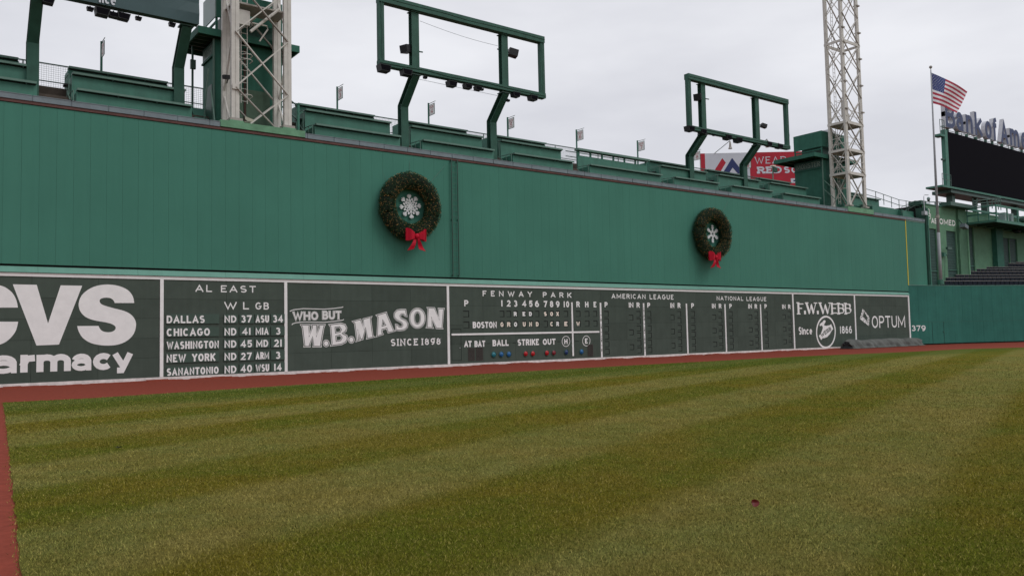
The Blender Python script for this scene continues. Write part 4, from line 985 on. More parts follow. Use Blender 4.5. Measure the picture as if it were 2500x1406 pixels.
B2 = bldg('green building lettered MONSTER with overhanging roof beside the far light tower', 62.6, 66.4, 2.2, 4.9, 61.0, 67.5, 1.9, 5.9, 16.5, 'MONSTER')
MB().box(65.0, 66.3, 3.0, 4.4, 18.4, 19.2).build('air_unit', M_alum, B2)
m = MB()
for zz in (13.4, 12.6): m.bar((62.3, 2.0, zz+.9), (62.3, .9, zz-.2), .045)
m.bar((62.3, 2.0, 14.4), (62.3, 2.0, 11.5), .05); m.bar((62.3, .9, 13.2), (62.3, .9, 11.5), .05); m.build('stair_rail', M_greeng, B2)
# lamp post behind between counters and building 1, and small post by building 2
lp = thing('camera_pole', 'dark green pole with a box between the banner sign and the near building', 'pole', (10.95, 3.6, 12.5))
p = W(470, 200, 3.6); MB().tube([(p.x, 3.6, 12.5), (p.x, 3.6, 16.05)], .055, 8).build('pole', M_greend, lp); MB().box(p.x-.12, p.x+.12, 3.45, 3.6, 14.9, 15.35).build('control_box', M_greend, lp)
lp = thing('lamp_pole', 'thin grey pole with a box under the MONSTER roof overhang', 'pole', (58.9, 3.6, 13.1))
p = W(1886, 405, 4.6); MB().tube([(p.x, 4.6, 13.1), (p.x, 4.6, p.z)], .05, 8).build('pole', M_greeng, lp); MB().box(p.x+.02, p.x+.4, 4.4, 4.6, p.z-.55, p.z-.15).build('control_box', M_greend, lp); MB().box(p.x-.15, p.x+.3, 4.45, 4.75, p.z-.08, p.z+.02).build('cap', M_cream, lp)
gt = thing('gate_post', 'short capped green post where the counters begin right of the near tower', 'post', (15.2, 1.2, 11.5))
MB().tube([(15.3, 1.0, 11.5), (15.3, 1.0, 13.2)], .07, 8).build('post', M_green, gt); MB().tube([(15.3, 1.0, 13.2), (15.3, 1.0, 13.24)], .1, 8).build('cap', M_green, gt)
sr = thing('stair_railing', 'sloping green stair railing with mesh behind the near tower, right side', 'railing', (15.4, 3, 12))
for q in ((2.6, 14.4, 15.3, 13.3), (2.6, 13.7, 15.3, 12.6)):
    MB().bar((15.1, 3.4, q[1]+.2), (15.5, 1.6, q[3]), .05).build('rail', M_greend, sr)
for k_ in range(4): xx = 15.15+.11*k_; yy = 3.2-.5*k_; MB().bar((xx, yy, 12.0), (xx, yy, 14.2-.3*k_), .04).build('post', M_greend, sr)

# ================================================================== BILLBOARD FRAMES
def hoarding(label, x0, x1, z0, z1, posts, banner=False, pl=None):
    t = thing('billboard_frame', label, 'billboard frame', ((x0+x1)/2, 2.6, 12.5), 'billboard frames over the terrace'); y = 1.5
    rg = random.Random(int(x0))
    def wob(a, b, nm, w, h, vert=False):
        m = MB(); m.bar(a, b, w, h)
        m.build(nm, M_frame, t)
        n = 9; P = []
        for i in range(n):
            q = Vector(a).lerp(Vector(b), i/(n-1)); s = rg.uniform(-.05, .05)
            P.append((q.x+(s if vert else 0), y-.22, q.z+(0 if vert else s)))
        MB().tube(P, .018, 4).build('edge_trim', M_greend, t)
    wob((x0, y, z1-.2), (x1, y, z1-.2), 'top_beam', .42, .40)
    wob((x0, y, z0+.17), (x1, y, z0+.17), 'bottom_beam', .40, .30)
    wob((x0+.15, y, z0+.3), (x0+.15, y, z1-.4), 'side_beam', .30, .30, True); wob((x1-.15, y, z0+.3), (x1-.15, y, z1-.4), 'side_beam', .30, .30, True)
    if banner:
        n = 24; me_ = MB()
        for i in range(n):
            for j in range(8):
                def pt(i, j):
                    a = i/n; b = j/8; s = .03*math.sin(9*a*3.1+2*b)*(1-a)+.05*math.exp(-((1-a)*9)**2)*math.sin(22*b+8*a)
                    return (x0+(x1-x0)*a, y-.30+s*.6, z0-.02+(z1-z0+.04)*b)
                me_.quad(pt(i, j), pt(i+1, j), pt(i+1, j+1), pt(i, j+1))
        me_.build('banner', M_banner, t, smooth=False)
        word(t, 'nce', Zm((0, 0), 4.394), 1062, -62, 28, 1243, M_alum, .2, y=y-.36)
    for xp in posts:
        zb = 14.72
        def hbeam(a, b, nm, w=.46, d=.42):
            m = MB(); a = Vector(a); b = Vector(b); dr_ = (b-a).normalized(); nn = Vector((1, 0, 0)).cross(dr_).normalized()
            m.bar(a+nn*(d/2-.02), b+nn*(d/2-.02), w, .04, tuple(nn)); m.bar(a-nn*(d/2-.02), b-nn*(d/2-.02), w, .04, tuple(nn)); m.bar(a, b, .06, d-.085, tuple(nn))
            m.build(nm, M_frame, t)
        hbeam((xp, 3.0, 11.6), (xp, 3.0, zb), 'lower_post'); hbeam((xp, 3.0+.06, zb-.12), (xp, 1.60, z0-.02), 'raking_strut', .44); hbeam((xp, 1.66, z0-.1), (xp, 1.66, z1-.4), 'upper_post', .46, .36)
        MB().box(xp-.3, xp+.3, 1.4, 1.9, z1-.45, z1-.41).build('cap_plate', M_greend, t); MB().box(xp-.3, xp+.3, 1.4, 1.95, z0-.10, z0-.04).build('cap_plate', M_greend, t)
    return t
H1 = hoarding('billboard frame covered by a grey green banner at the top left corner', -.9, 10.62, 16.3, 20.2, (4.15, 10.15), True)
H2 = hoarding('large empty green billboard frame in the middle of the terrace', 20.0, 31.4, 16.15, 20.05, (22.3, 28.45))
H3 = hoarding('far empty green billboard frame in front of the red and white hoarding', 44.7, 56.75, 16.05, 20.15, (46.5, 52.85))
for sg in (MB().tube([W(1025+(i*19), 52+i*5.6+14*math.sin(math.pi*min(i/13, 1))*.5, 1.9) for i in range(11)], .01, 4), MB().tube([W(1022+i*22, 194+i*4.6, 1.9) for i in range(10)], .01, 4)):
    sg.build('string_of_lights', M_greend, H2)
def speaker(label, px, py, s=1.0, tilt=0, y=1.45, mat=M_black):
    p = W(px, py, y); t = thing('speaker', label, 'speaker', tuple(p), 'speakers on the billboard frames')
    lp_ = [(-.36, .17), (.36, .17), (.28, -.2), (-.28, -.2)]
    ca, sa = math.cos(tilt), math.sin(tilt)
    f = lambda y_: (lambda a, b: (p.x+s*(a*ca-b*sa), y_, p.z+s*(a*sa+b*ca)))
    MB().prism(lp_, f(y-.26*s), f(y+.26*s)).build('cabinet', mat, t)
    MB().prism([(a*.86, b*.8) for a, b in lp_], f(y-.275*s), f(y-.262*s)).build('grille', M_screen, t)
    MB().bar((p.x, y, p.z+.1*s), (p.x, y, p.z+.33*s), .05).build('bracket', M_greend, t); return t
def pod(label, px, py, s, side, y=1.9):
    p = W(px, py, y); t = thing('speaker', label, 'speaker', tuple(p), 'speakers on the billboard frames')
    m = MB(); m.bar((p.x-side*.28*s, y, p.z+.05), (p.x+side*.25*s, y-.2, p.z-.08), .5*s, .42*s); m.build('cabinet', M_black, t)
    MB().bar((p.x-side*.1*s, y, p.z), (p.x-side*1.1*s, y, p.z+.05), .06).build('bracket', M_greend, t)
names2 = ['first', 'second', 'third', 'fourth', 'fifth', 'sixth', 'seventh']
for i, (a, b, s) in enumerate(((937, 168, .95), (991, 178, .85), (1102, 206, .8), (1141, 212, .7), (1166, 217, .6), (1258, 232, .75), (1300, 240, .8))): speaker('%s black speaker from the left hanging below the middle empty frame' % names2[i], a, b, s)
for i, (a, b) in enumerate(((1038, 190), (1176, 219), (1240, 246))): speaker('small black lamp, %s from the left, below the middle empty frame' % names2[i], a, b, .32)
pod('black speaker on the left post inside the middle empty frame', 990, 121, 1.0, -1); pod('black speaker on the right post inside the middle empty frame', 1250, 131, 1.0, 1)
for i, (a, b, s) in enumerate(((1683, 315, .95), (1714, 322, .85), (1775, 336, .9), (1801, 343, .9), (1875, 352, .8), (1901, 358, .85))): speaker('%s black speaker from the left hanging below the far empty frame' % names2[i], a, b, s)
for i, (a, b) in enumerate(((1743, 330), (1824, 345))): speaker('small black lamp, %s from the left, below the far empty frame' % names2[i], a, b, .35)
pod('black speaker on the left post inside the far empty frame', 1703, 238, 1.15, -1); pod('black speaker on the right post inside the far empty frame', 1862, 308, .7, 1, 1.7)
for i, (a, b, s) in enumerate(((117, 3, .7), (220, 23, .4), (249, 31, .85), (277, 38, .6), (301, 42, .75), (338, 46, .38), (420, 61, .42))): speaker('%s dark speaker or lamp from the left below the banner sign' % names2[i], a, b, s, -.05)
sl = thing('spotlight', 'small black spotlight clamped to the back leg of the near tower', 'spotlight', tuple(W(554, 188, .9)))
p = W(554, 188, .9); MB().bar((p.x-.17, .9, p.z-.03), (p.x+.15, 1.0, p.z+.02), .16, .18).build('housing', M_black, sl); MB().bar((p.x+.1, 1.0, p.z), (p.x+.15, 1.4, p.z-.15), .04).build('bracket', M_black, sl)

# ================================================================== FAR RED AND WHITE HOARDING
def far(px, py, T=110): return CAM+ray(px, py)*T
A = far(1710, 376); B = far(2010, 368.5); ex_ = Vector((B.x-A.x, B.y-A.y, 0)); Lh = ex_.length; ex_.normalize(); nn_ = Vector((ex_.y, -ex_.x, 0))
if nn_.dot(CAM-A) < 0: nn_ = -nn_
ztop = 25.7
def hm(off): return lambda a, b, d=0: tuple(Vector((A.x, A.y, 0))+ex_*a+Vector((0, 0, b))+nn_*(off-d))
def hx(px): return (far(px, 400)-A).xy.dot(ex_.xy)
def hz(px, py): return far(px, py).z
hb = thing('hoarding', 'distant red and white hoarding reading WEAR RED SOX behind the terrace', 'billboard', (A.x, A.y, 0))
def hbox(a0, a1, z0, z1, o0, o1, mat, nm):
    f0, f1 = hm(o0), hm(o1); lp_ = [(a0, z0), (a1, z0), (a1, z1), (a0, z1)]; return MB().prism(lp_, f0, f1).build(nm, mat, hb)
xA = hx(1721); xB = hx(1830)
hbox(0, Lh, 16.5, ztop, -.5, -.01, M_steel2, 'backing')
hbox(0, xA, 16.5, ztop, 0, .03, M_sign, 'face_panel'); hbox(xA+.01, xB, 16.5, ztop-.02, 0, .03, M_signw, 'face_panel'); hbox(xB+.01, Lh, 16.5, ztop, 0, .03, M_sign, 'face_panel')
zz9 = Zm((1700, 350), 9.615)
def hl(pts): return [(hx(zz9(*q)[0]), hz(*zz9(*q))) for q in pts]
MB().poly([hl([(608, 352), (688, 462), (500, 760), (340, 760)])], hm(.04)).build('logo_stroke', M_sign, hb)
MB().poly([hl([(838, 348), (1105, 720), (960, 720), (843, 578), (760, 700), (700, 780), (560, 780)])], hm(.042)).build('logo_stroke', M_navy, hb)
def hw(s, x0, x1, yt, yb, wk, **k):
    m = MB(); a = hl([(x0, yt), (x0, yb), (x1, (yt+yb)/2)]); H = a[0][1]-a[1][1]; [m_.build('letter', M_signw, hb) for m_ in letters([], s, a[0][0], a[2][0], a[1][1], a[0][1], H*wk, lambda p, q, d=0: hm(.045)(p, q, d), **k) if m_.f]
hw('WEAR', 1368, 2105, 325, 490, .11, serif=.12, gap=.25); hw('RED', 1425, 1990, 558, 722, .24, serif=.3, gap=.2); hw('SOX', 2040, 2560, 552, 712, .24, serif=.3, gap=.2)
a = hl([(2195, 835), (2300, 940)]); MB().poly([[(a[0][0], a[1][1]), (a[1][0], a[1][1]), (a[1][0], a[0][1]), (a[0][0], a[0][1])]], hm(.04)).build('small_logo', M_signw, hb)
MB().poly([[(a[0][0]+.35, a[1][1]+.2), (a[1][0]+.1, a[1][1]+.2), (a[1][0]+.1, a[0][1]-.2), (a[0][0]+.35, a[0][1]-.2)]], hm(.045)).build('small_logo', M_navy, hb)
for a_ in (2, Lh-3): 
    f = hm(-1.2); p = f(a_, 0); MB().tube([p, (p[0], p[1], 25)], .4, 10).build('support_post', M_steel2, hb)
for px, py in ((1774, 362), (1863, 358)):
    t = thing('hoarding_lamp', 'bell shaped lamp on a slanted arm above the red and white hoarding, '+('left one' if px < 1800 else 'right one'), 'lamp', (A.x, A.y, ztop))
    a_ = hx(px); f = hm(2.0); p = Vector(f(a_, hz(px, py+10)))
    MB().tube([tuple(p+Vector((0, 0, .1))), tuple(p+Vector((0, 0, .75))), tuple(p+Vector((0, 0, 1.0)))], .17, 8, r2=.08).build('lamp_shade', M_steel2, t)
    MB().tube([tuple(p), tuple(p+Vector((0, 0, .22)))], .28, 10, r2=.2).build('lamp_shade', M_steel2, t)
    q = hm(0)(a_-1.6, ztop); MB().tube([q, tuple(p+Vector((0, 0, 1.1)))], .045, 5).build('arm', M_greend, t)

# ================================================================== CENTRE FIELD WALL
Cp = [Vector((XE, 0, 0)), Vector((78.5, -1.5, 0)), Vector((84.8, -4.1, 0)), Vector((104, -14.5, 0))]
cf = thing('centre_field_wall', 'lower teal green centre field wall marked 379 meeting the tall wall at the corner', 'wall', tuple(Cp[1]))
HT = 5.33; HL = 2.05
for si in range(3):
    a, b = Cp[si], Cp[si+1]; d = (b-a); Ls = d.length; d.normalize(); nv = Vector((d.y, -d.x, 0))
    def F(s, z, off): q = a+d*s+nv*off; return (q.x, q.y, z)
    npan = max(2, round(Ls/1.22)); w = Ls/npan
    for i in range(npan):
        for (z0, z1, off) in ((.10, HL-.01, .03), (HL+.01, HT, 0)):
            s0, s1 = i*w+.006, (i+1)*w-.006; m = MB()
            m.prism([(s0, z0), (s1, z0), (s1, z1), (s0, z1)], lambda p, q: F(p, q, off), lambda p, q: F(p, q, off-.05)); m.build('panel', M_cf, cf)
    m = MB(); m.prism([(0, 0), (Ls, 0), (Ls, HT-.02), (0, HT-.02)], lambda p, q: F(p, q, -.06), lambda p, q: F(p, q, -.4)); m.build('wall_core', M_dark, cf)
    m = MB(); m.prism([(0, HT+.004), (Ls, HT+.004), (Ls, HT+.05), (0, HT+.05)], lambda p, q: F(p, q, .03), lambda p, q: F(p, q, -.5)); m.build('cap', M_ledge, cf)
    m = MB(); m.prism([(0, HL-.008), (Ls, HL-.008), (Ls, HL+.008), (0, HL+.008)], lambda p, q: F(p, q, .035), lambda p, q: F(p, q, 0)); m.build('joint', M_greend, cf)
# sloping shelf in the corner behind the centre field wall
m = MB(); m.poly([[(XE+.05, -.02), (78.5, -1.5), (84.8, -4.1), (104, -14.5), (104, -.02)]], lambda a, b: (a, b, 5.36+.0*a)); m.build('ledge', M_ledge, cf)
def CF(px, py, off=.035):     # point on the first part of the centre wall
    a, b = Cp[0], Cp[1]; d = (b-a).normalized(); nv = Vector((d.y, -d.x, 0)); dr_ = ray(px, py); t = ((a+nv*off)-CAM).dot(nv)/dr_.dot(nv); q = CAM+dr_*t
    return (q-a).dot(d), q.z
d0 = (Cp[1]-Cp[0]).normalized(); n0 = Vector((d0.y, -d0.x, 0))
def cfm(off): return lambda a, b, d=0: tuple(Cp[0]+d0*a+n0*(off-d)+Vector((0, 0, b)))
for s, xl, xr in (('3', 2100, 2172), ('7', 2185, 2255), ('9', 2268, 2342)):
    l = CF(*z7_(xl, 655)); b = CF(*z7_(xl, 752)); r_ = CF(*z7_(xr, 700)); m = MB()
    letters(m, s, l[0]+.12, r_[0]+.12, b[1], l[1], (l[1]-b[1])*.2, cfm(.04)); m.build('digit', M_white, cf)
for px in (2277, 2305):       # gate in the lower wall
    s_, z_ = CF(px, 815); m = MB(); m.prism([(s_-.012, .1), (s_+.012, .1), (s_+.012, HL-.02), (s_-.012, HL-.02)], cfm(.042), cfm(.02)); m.build('gate_joint', M_dark, cf)
s_, z_ = CF(2304, 810); m = MB(); m.prism([(s_-.1, z_-.03), (s_, z_-.03), (s_, z_+.05), (s_-.1, z_+.05)], cfm(.09), cfm(.03)); m.build('gate_latch', M_greend, cf)

# rolled tarpaulin
tp = thing('tarpaulin_roll', 'long grey rolled tarpaulin lying along the wall under the OPTUM board', 'tarpaulin', (65, -1, 0))
rg = random.Random(9); n = 90; kx = 26; vs_ = []; m = MB(); xs0, xs1 = 59.75, 71.4
def tarp(i, j):
    a = i/n; x = xs0+(xs1-xs0)*a+ .35*math.sin(j*.9)*(1 if i in (0, n) else 0)*.3
    th = math.pi*(-.02+1.04*j/kx); R = .50*(1-.10*a)+.03*math.sin(9*a+2)+.02*math.sin(23*a+j*.5)
    endf = min(1, min(a, 1-a)*28); R *= .75+.25*math.sqrt(endf) if endf < 1 else 1
    fold = .06*math.sin(44*a+2.6*math.sin(6*a)+3.6*(j/kx))*(1-.85*math.sin(th))+.035*math.sin(97*a+j*.4+2*math.sin(9*a))*(1-.6*math.sin(th))
    y = -.95-R*math.cos(th)*(1.05 if j < kx/2 else 1)-fold*1.4; z = .06+R*math.sin(th)*1.32+.03*math.sin(12*a+j*.2)
    if j == 0: y -= .18+.12*math.sin(40*a); z = .02
    if j == 1: y -= .06+.05*math.sin(40*a)
    return (x, y, max(z, .015))
grid = [[tarp(i, j) for j in range(kx+1)] for i in range(n+1)]
for i in range(n+1): m.v += grid[i]
for i in range(n):
    for j in range(kx): q = i*(kx+1)+j; m.f.append((q, q+1, q+kx+2, q+kx+1))
m.build('cover', pm('tarp grey', (.092, .098, .090), .75, .35, 1.3, .3, 6, spec=.3), tp, smooth=True)
for e, i in ((0, 0), (1, n)):
    m = MB(); c_ = len(grid[i]); m.v = list(grid[i])+[(grid[i][0][0]+(.1 if e == 0 else -.1), -.95, .25)]
    for j in range(kx): m.f.append((j, j+1, c_))
    m.f.append((kx, 0, c_)); m.build('roll_end', pm('tarp end', (.035, .04, .042), .8, .3, 4, .3, 8), tp)
for k_ in range(9):
    x_ = 61+k_*1.12; m = MB(); m.tri((x_, -1.62, .02), (x_+.75, -1.6, .02), (x_+.45, -1.38, .2)); m.build('skirt_fold', MATS['tarp grey'], tp)

# fallen leaf and a dark clump in the grass
p = G(1845, 1237)
lf = MB()
for i in range(14):
    a = 2*math.pi*i/14; r_ = .036*(1+.10*math.sin(3*a+1)); q_ = Vector((p.x, p.y, .036))+r0*(r_*math.cos(a))+Vector((0, 0, 1))*(r_*math.sin(a)*.92)+Vector((math.sin(YAW), math.cos(YAW), 0))*(.012*math.cos(a)**2+.012*math.sin(a)); lf.v.append(tuple(q_))
lf.v.append(tuple(Vector((p.x, p.y, .036))+Vector((math.sin(YAW), math.cos(YAW), 0))*.02)); lf.f = [(i, (i+1) % 14, 14) for i in range(14)]
o = lf.build('fallen_leaf', pm('leaf red brown', (.11, .010, .008), .5, .3, 30)); tag(o, 'curled dark red fallen leaf lying alone on the grass at lower right', 'leaf')
p = G(289, 1096); m = MB()
for i in range(9): a = i*.7; m.tri((p.x, p.y, .02), (p.x+.045*math.cos(a), p.y+.045*math.sin(a), .03+.01*(i % 3)), (p.x+.045*math.cos(a+.5), p.y+.045*math.sin(a+.5), .035))
tag(m.build('torn_divot', pm('soil', (.02, .02, .012), .9, .2, 20)), 'small dark torn divot of turf at the left of the field', 'divot')

# ================================================================== CENTRE FIELD BUILDING
cb = thing('bleacher_building', 'green painted brick building with white ABIOMED lettering behind the flagpole', 'building', (85, 0, 0))
z8_ = Zm((2100, 450), 3.347)
def bx(zx, zy=600, y=0): return W(*z8_(zx, zy), y)
xL = WX1+.25; zR = 12.95
wins = [(567, 630, 360, 788), (710, 790, 380, 770), (868, 932, 345, 740)]
hol = []
for a, b, t, bt in wins:
    q0 = bx(a, (t+bt)/2); q1 = bx(b, (t+bt)/2); hol.append((q0.x, q1.x, bx(a, bt).z-.6, bx(a, t).z))
xw2a = bx(1140, 540).x; xw2b = bx(1282, 540).x
hol.append((xw2a, xw2b, bx(1140, 655).z-1.5, bx(1140, 432).z))
xEnd = 140
m = plate(MB(), xL, xEnd, 4.0, zR, hol, -.02, .35, .3, 0); m.build('wall', M_brick, cb)
MB().box(xL, xEnd, .34, 6, 4.0, zR-.02).build('wall_core', M_dark, cb)
MB().box(xL-.18, xL+.001, -.16, .8, 5.3, zR-.3).build('corner_pier', M_greend, cb); MB().box(xL-.05, xL+.08, -.25, -.161, 5.3, zR-.4).build('downpipe', M_green, cb)
for hx_ in hol:
    nl = 20 if hx_ is not hol[3] else 15
    m = MB()
    for i in range(nl):
        zz = hx_[2]+(hx_[3]-hx_[2])*(i+.5)/nl; m.box(hx_[0], hx_[1], .10, .14, zz-(hx_[3]-hx_[2])/nl*.46, zz+(hx_[3]-hx_[2])/nl*.46)
    m.build('louvre', M_louv, cb)
    if hx_ is hol[3]:
        xc_ = (hx_[0]+hx_[1])/2+.3; MB().box(xc_-.05, xc_+.05, .0, .098, hx_[2], hx_[3]).build('mullion', M_brick, cb)
    MB().box(hx_[0], hx_[1], .02, .098, hx_[2]+(hx_[3]-hx_[2])*.28-.03, hx_[2]+(hx_[3]-hx_[2])*.28+.03).build('transom', M_green, cb)
# projecting pier, pale return and beam over the openings
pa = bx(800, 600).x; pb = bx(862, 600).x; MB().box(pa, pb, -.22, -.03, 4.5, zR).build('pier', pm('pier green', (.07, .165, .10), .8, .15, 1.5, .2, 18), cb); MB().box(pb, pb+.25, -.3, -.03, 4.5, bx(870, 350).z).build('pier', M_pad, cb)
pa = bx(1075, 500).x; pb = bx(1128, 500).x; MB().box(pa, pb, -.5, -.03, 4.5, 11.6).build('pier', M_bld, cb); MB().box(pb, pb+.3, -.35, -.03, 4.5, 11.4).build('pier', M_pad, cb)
for s, a, b, t, bt in (('AB', 580, 628, 275, 318), ('I', 634, 641, 278, 322), ('OMED', 647, 776, 278, 325)):
    word(cb, s, z8_, a, t, bt, b, M_white, .2, y=-.03, gap=.18)
for (zx, zy, f_) in ((558, 232, 0), (566, 268, 1)):
    q = bx(zx, zy); m = MB(); ribbon(m, [(q.x+.18*math.cos(a), q.z+.16*math.sin(a)+s_) for s_, rn in ((.16, (2.4, -1.5)),) for a in [rn[0]+(rn[1]-rn[0])*i/8 for i in range(9)]]+([(q.x+.18*math.cos(a), q.z-.16+.16*math.sin(a)) for a in [1.5+(-2.4-1.5)*i/8 for i in range(9)]] if f_ == 0 else [(q.x+.2, q.z-.1), (q.x-.1, q.z-.22)]), lambda a, b: .06, False, lambda a, b, d=0: (a, -.03+d, b)); m.build('logo_mark', M_white, cb)
MB().box(xL-.1, bx(860, 300).x, -.1, .4, zR, zR+.08).build('parapet', M_green, cb)
# small brick courses on the visible pale wall
m = MB(); x0b, x1b = bx(940, 500).x, bx(1070, 500).x; zz = 5.6
while zz < 11.3: m.box(x0b, x1b, -.026, -.021, zz, zz+.02); zz += .3
o = m.build('brick_courses', M_brick, cb); 

# railing on walkway above
rl = thing('walkway_railing', 'thin green railing along the walkway between far tower and centre field building', 'railing', (76, 1.2, 12.4))
def rail_run(par, P, zs, step, r=.03, m_=M_greend):
    for z in zs: MB().tube([(q[0], q[1], q[2]+z) for q in P], r, 5).build('rail', m_, par)
    for a, b in zip(P[:-1], P[1:]):
        a = Vector(a); b = Vector(b); n_ = max(1, int((b-a).length/step))
        for i in range(n_+1):
            q = a.lerp(b, i/n_); MB().tube([tuple(q), (q.x, q.y, q.z+max(zs))], r, 5).build('post', m_, par)
rail_run(rl, [(67.6, 1.2, 12.9), (69.2, 1.2, 12.8), (73.2, 1.2, 12.4), (75.8, 1.2, 12.4), (83.0, 1.2, 12.95)], (.45, .95), 1.3)
rail_run(rl, [(72.0, .4, 11.7), (74.5, .4, 12.5), (83, .4, 13.0)], (.3, .75), .9, .022)
MB().box(68, 75.2, .9, 3.2, 11.3, 12.35).build('walkway_wall', M_green, rl)
m = MB(); m.prism([(72.4, 12.3), (75.0, 11.6), (75.0, 11.3), (72.4, 11.3)], lambda a, b: (a, .5, b), lambda a, b: (a, .9, b)); m.build('stair_wall', M_green, rl)
MB().box(75.3, 76.3, .2, 1.4, 12.95, 13.35).build('roof_box', M_greend, rl)
# dome camera on a bent arm
dc = thing('dome_camera', 'white dome camera on a curved arm at the corner above the lettering', 'camera', tuple(W(2257, 505, -.2)))
p = W(2257, 516, -.2); q = W(2267, 488, -.2)
MB().tube([(p.x, -.2, p.z), (p.x, -.2, q.z+.2), (p.x+.15, -.2, q.z+.4), (q.x, -.2, q.z+.45)], .035, 6).build('arm', M_alum, dc); MB().ball((q.x, -.2, q.z+.1), .15, 12, 8, (1, 1, 1.1)).build('dome', M_cab, dc, smooth=True); MB().ball((q.x, -.2, q.z-.06), .12, 10, 6).build('lens', M_black, dc, smooth=True)
MB().box(p.x-.25, p.x+.25, -.35, -.05, p.z-.35, p.z).build('mount_box', M_alum, dc)
wc = thing('wall_camera', 'grey wall camera with cable between the two louvred openings', 'camera', tuple(W(2308, 612, -.3)))
p = W(2308, 618, -.3); MB().box(p.x-.22, p.x+.2, -.3, -.03, p.z-.3, p.z+.05).build('housing', M_green, wc); MB().box(p.x-.1, p.x+.7, -.6, -.4, p.z+.35, p.z+.55).build('camera_head', M_greend, wc)
MB().tube([(p.x, -.25, p.z-.3), (p.x, -.1, 5.6)], .02, 5).build('conduit', M_greend, wc); MB().tube([(p.x+.2, -.3, p.z-.1), (p.x+.4, -.3, p.z-.35), (p.x+.3, -.3, p.z-.45)], .02, 5).build('cable', M_black, wc)

# flagpole and flag
fp = thing('flagpole', 'tall white flagpole with a ball top standing on the centre field wall', 'flagpole', (73.9, -1.9, 5.4))
P0 = W(2297, 690, -1.9); P1 = W(2272.5, 172, -1.9)
MB().tube([(P0.x, -1.9, 5.4), (P0.x, -1.9, 10)], .145, 12, r2=.14).build('lower_pole', M_pole, fp, smooth=True)
MB().tube([(P0.x, -1.9, 10), (P0.x+(P1.x-P0.x)*.5, -1.9, 17.5), (P1.x, -1.9, P1.z)], .125, 12, r2=.05).build('upper_pole', M_pole, fp, smooth=True)
MB().ball((P1.x, -1.9, P1.z+.28), .14, 12, 8).build('ball_top', M_steel2, fp, smooth=True); MB().tube([(P1.x, -1.9, P1.z), (P1.x, -1.9, P1.z+.2)], .03, 6).build('spindle', M_steel2, fp)
MB().tube([(P0.x, -1.9, 5.35), (P0.x, -1.9, 5.75)], .24, 12).build('collar', M_green, fp); MB().tube([(P0.x, -1.9, 11.3), (P0.x, -1.9, 11.55)], .17, 10).build('collar', M_steel2, fp)
fl = thing('flag', 'American flag with stars and stripes flying from the flagpole', 'flag', (P1.x, -1.9, P1.z))
z10 = Zm((2150, 150), 4.017)
def fpt(u_, v_):     # u along fly 0..1, v down 0..1 from the four measured corners, with waves
    TL, TR, BR, BL = (495, 112), (850, 298), (748, 508), (508, 412)
    top = (TL[0]+(TR[0]-TL[0])*u_, TL[1]+(TR[1]-TL[1])*u_-14*math.sin(math.pi*u_)); bot = (BL[0]+(BR[0]-BL[0])*u_, BL[1]+(BR[1]-BL[1])*u_-10*math.sin(math.pi*u_*1.0))
    wv = 9*math.sin(6.5*u_+3.2*v_)*u_
    px = top[0]+(bot[0]-top[0])*v_+wv*.5*v_; py = top[1]+(bot[1]-top[1])*v_+wv*.6
    y = -1.95-.55*u_+.20*math.sin(8*u_+2.6*v_)
    return W(*z10(px, py), y)
mR = pm('flag red', (.33, .022, .05), .8, .08, 2); mW = pm('flag white', (.62, .62, .64), .8, .05, 2); mB_ = pm('flag blue', (.03, .045, .16), .8, .08, 2)
nu = 26
for k_ in range(13):
    m = MB(); u_0 = 0 if k_ >= 7 else .4
    for i in range(nu):
        a, b = u_0+(1-u_0)*i/nu, u_0+(1-u_0)*(i+1)/nu; v0, v1 = k_/13, (k_+1)/13; m.quad(fpt(a, v0), fpt(b, v0), fpt(b, v1), fpt(a, v1))
    m.build('stripe', mR if k_ % 2 == 0 else mW, fl, smooth=True)
m = MB()
for i in range(12):
    for j in range(7): m.quad(fpt(.4*i/12, j/13), fpt(.4*(i+1)/12, j/13), fpt(.4*(i+1)/12, (j+1)/13), fpt(.4*i/12, (j+1)/13))
cn_ = m.build('canton', mB_, fl, smooth=True)
m = MB()
for r_ in range(9):
    for c_ in range(6 if r_ % 2 == 0 else 5):
        u_ = .4*(.5+c_+(.5 if r_ % 2 else 0))/6.2; v_ = 7/13*(r_+.7)/9.4; ce = fpt(u_, v_)+Vector((0, -.02, 0)); n_ = len(m.v)
        for i in range(10):
            a = math.pi/2+i*math.pi/5; R_ = .062 if i % 2 == 0 else .026; m.v.append((ce.x+R_*math.cos(a), ce.y, ce.z+R_*math.sin(a)))
        m.v.append(tuple(ce)); m.f += [(n_+i, n_+(i+1) % 10, n_+10) for i in range(10)]
m.build('stars', mW, cn_)['kind'] = 'stuff'

